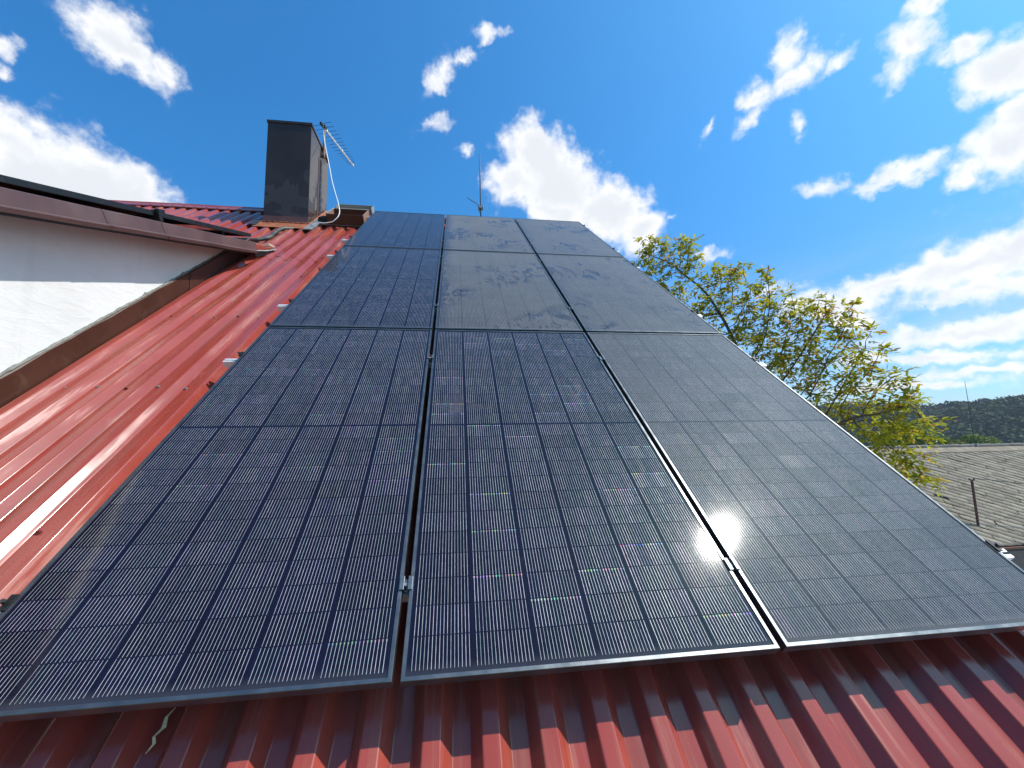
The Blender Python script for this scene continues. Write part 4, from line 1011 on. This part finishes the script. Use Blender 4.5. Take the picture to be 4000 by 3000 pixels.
att = []
for (x, y, z, rad) in CLUSTERS:
    for _ in range(int(9 + 120 * rad * rad)):
        d = RNG.normal(0, 1, 3); d /= np.linalg.norm(d); att.append(np.array([x, y, z]) + d * rad * RNG.random() ** .45 * np.array([1, 1, .92]))
nodes, par = grow((7.25, 7.75, -5.0), (7.05, 7.45, -.4), att)
bmsh, rad_, kids_ = branch_mesh(nodes, par)
WT = empty('walnut_tree', (7.25, 7.75, -5.0), 'large walnut tree with yellow-green young leaves rising beyond the right edge of the panels', 'tree')
def inwt(o, q=(7.25, 7.75, -5.0)): o.location = -Vector(q); return o
inwt(bmsh.build('trunk', BARK, WT, smooth=True))
V, F, T = compound_leaves(nodes, rad_, kids_, par)
inwt(mesh_np('crown', V, F, WALNUT, T, WT))

def leafy_tree(loc, crown, rx, ry, rz_, n, size, ramp_mat, label, group=None, trunk=.12, lobes=9):
    """broad crown: leaf quads spread over many overlapping lobes, on a forked trunk"""
    X, Y, Z = loc; t = empty('tree', loc, label, 'tree', group)
    m = MB(); c = Vector(crown) - Vector(loc); m.tube([(0, 0, 0), c * .45 + Vector((.1, 0, 0)), c * .8, c], [trunk, trunk * .8, trunk * .5, trunk * .2], 8)
    L = []
    for k in range(lobes):
        d = RNG.normal(0, 1, 3); d /= np.linalg.norm(d); d[2] = abs(d[2]) * .9 - .15; L.append((np.array(crown) + d * np.array([rx, ry, rz_]) * .55, RNG.uniform(.42, .62)))
        e = Vector(L[-1][0]) - Vector(loc); m.tube([c * .55, (c * .55).lerp(e, .6) + Vector((0, 0, .1)), e], [trunk * .4, trunk * .25, trunk * .08], 6)
    m.build('trunk', BARK, t, smooth=True)
    V, F, T = [], [], []; o = 0
    for i in range(n):
        cc, s = L[i % lobes]; d = RNG.normal(0, 1, 3); d /= np.linalg.norm(d)
        p = cc + d * np.array([rx, ry, rz_]) * s * RNG.random() ** .28 - np.array(loc)
        nrm = d + RNG.normal(0, .6, 3); nrm /= np.linalg.norm(nrm); a = np.cross(nrm, RNG.normal(0, 1, 3)); a /= np.linalg.norm(a); b = np.cross(nrm, a)
        l = size * RNG.uniform(.6, 1.3)
        V += [p - a * l, p + b * l * .5, p + a * l, p - b * l * .5]; F.append((o, o + 1, o + 2, o + 3)); o += 4; T.append(np.clip(RNG.normal(.5, .2), 0, 1))
    mesh_np('crown', V, F, ramp_mat, T, t)
    return t
GREEN = foliage_mat('fresh_green_leaves', [(0, (.055, .095, .014)), (.5, (.13, .19, .025)), (1, (.22, .26, .045))], .3, .6, .2)
OLIVE = foliage_mat('olive_green_leaves', [(0, (.075, .09, .016)), (.5, (.17, .17, .025)), (1, (.25, .22, .04))], .3, .6, .2)
DEEP = foliage_mat('deep_green_leaves', [(0, (.025, .060, .012)), (.5, (.07, .14, .022)), (1, (.13, .22, .035))], .35, .5, .3)
leafy_tree((57.0, 40.0, -9), (57.0, 40.0, -.45), 1.7, 1.7, 1.7, 7000, .15, GREEN, 'round green tree just left of the tall rod, beyond the slate ridge', None, .2)
leafy_tree((58.4, 38.5, -9), (57.3, 38.5, -.95), 1.9, 1.7, 1.5, 6000, .15, OLIVE, 'low yellowish tree directly behind the foot of the tall rod on the slate ridge', None, .2)
leafy_tree((60.6, 38.0, -9), (59.5, 38.0, -.80), 2.7, 2.4, 2.1, 9000, .15, GREEN, 'broad green tree just right of the tall rod, beyond the slate ridge', None, .22)
leafy_tree((30.6, 22.5, -6), (30.4, 22.5, .0), 2.2, 2.0, 2.1, 9000, .085, DEEP, 'deep green leafy tree half hidden behind the walnut, above the slate ridge', None, .14)
leafy_tree((2.10, 16.2, -4), (1.98, 16.1, 9.55), 1.3, 1.3, 1.35, 7000, .075, OLIVE, 'small tree whose very top peeps over the panels beside the lightning rod', None, .16)

# ------------------------------------------------------------------ the air
m = MB(); m.box2((-890, -890, -11.5), (890, 890, 32))
hz = bpy.data.materials.new('thin_haze'); hz.use_nodes = True; N = NT(hz.node_tree); N.n.clear()
pv = N.n.new('ShaderNodeVolumePrincipled'); pv.inputs['Color'].default_value = (.80, .90, 1.0, 1); pv.inputs['Density'].default_value = .00038; pv.inputs['Anisotropy'].default_value = .2
N.l.new(pv.outputs[0], N.n.new('ShaderNodeOutputMaterial').inputs['Volume'])
tag(m.build('haze', hz), kind='stuff')
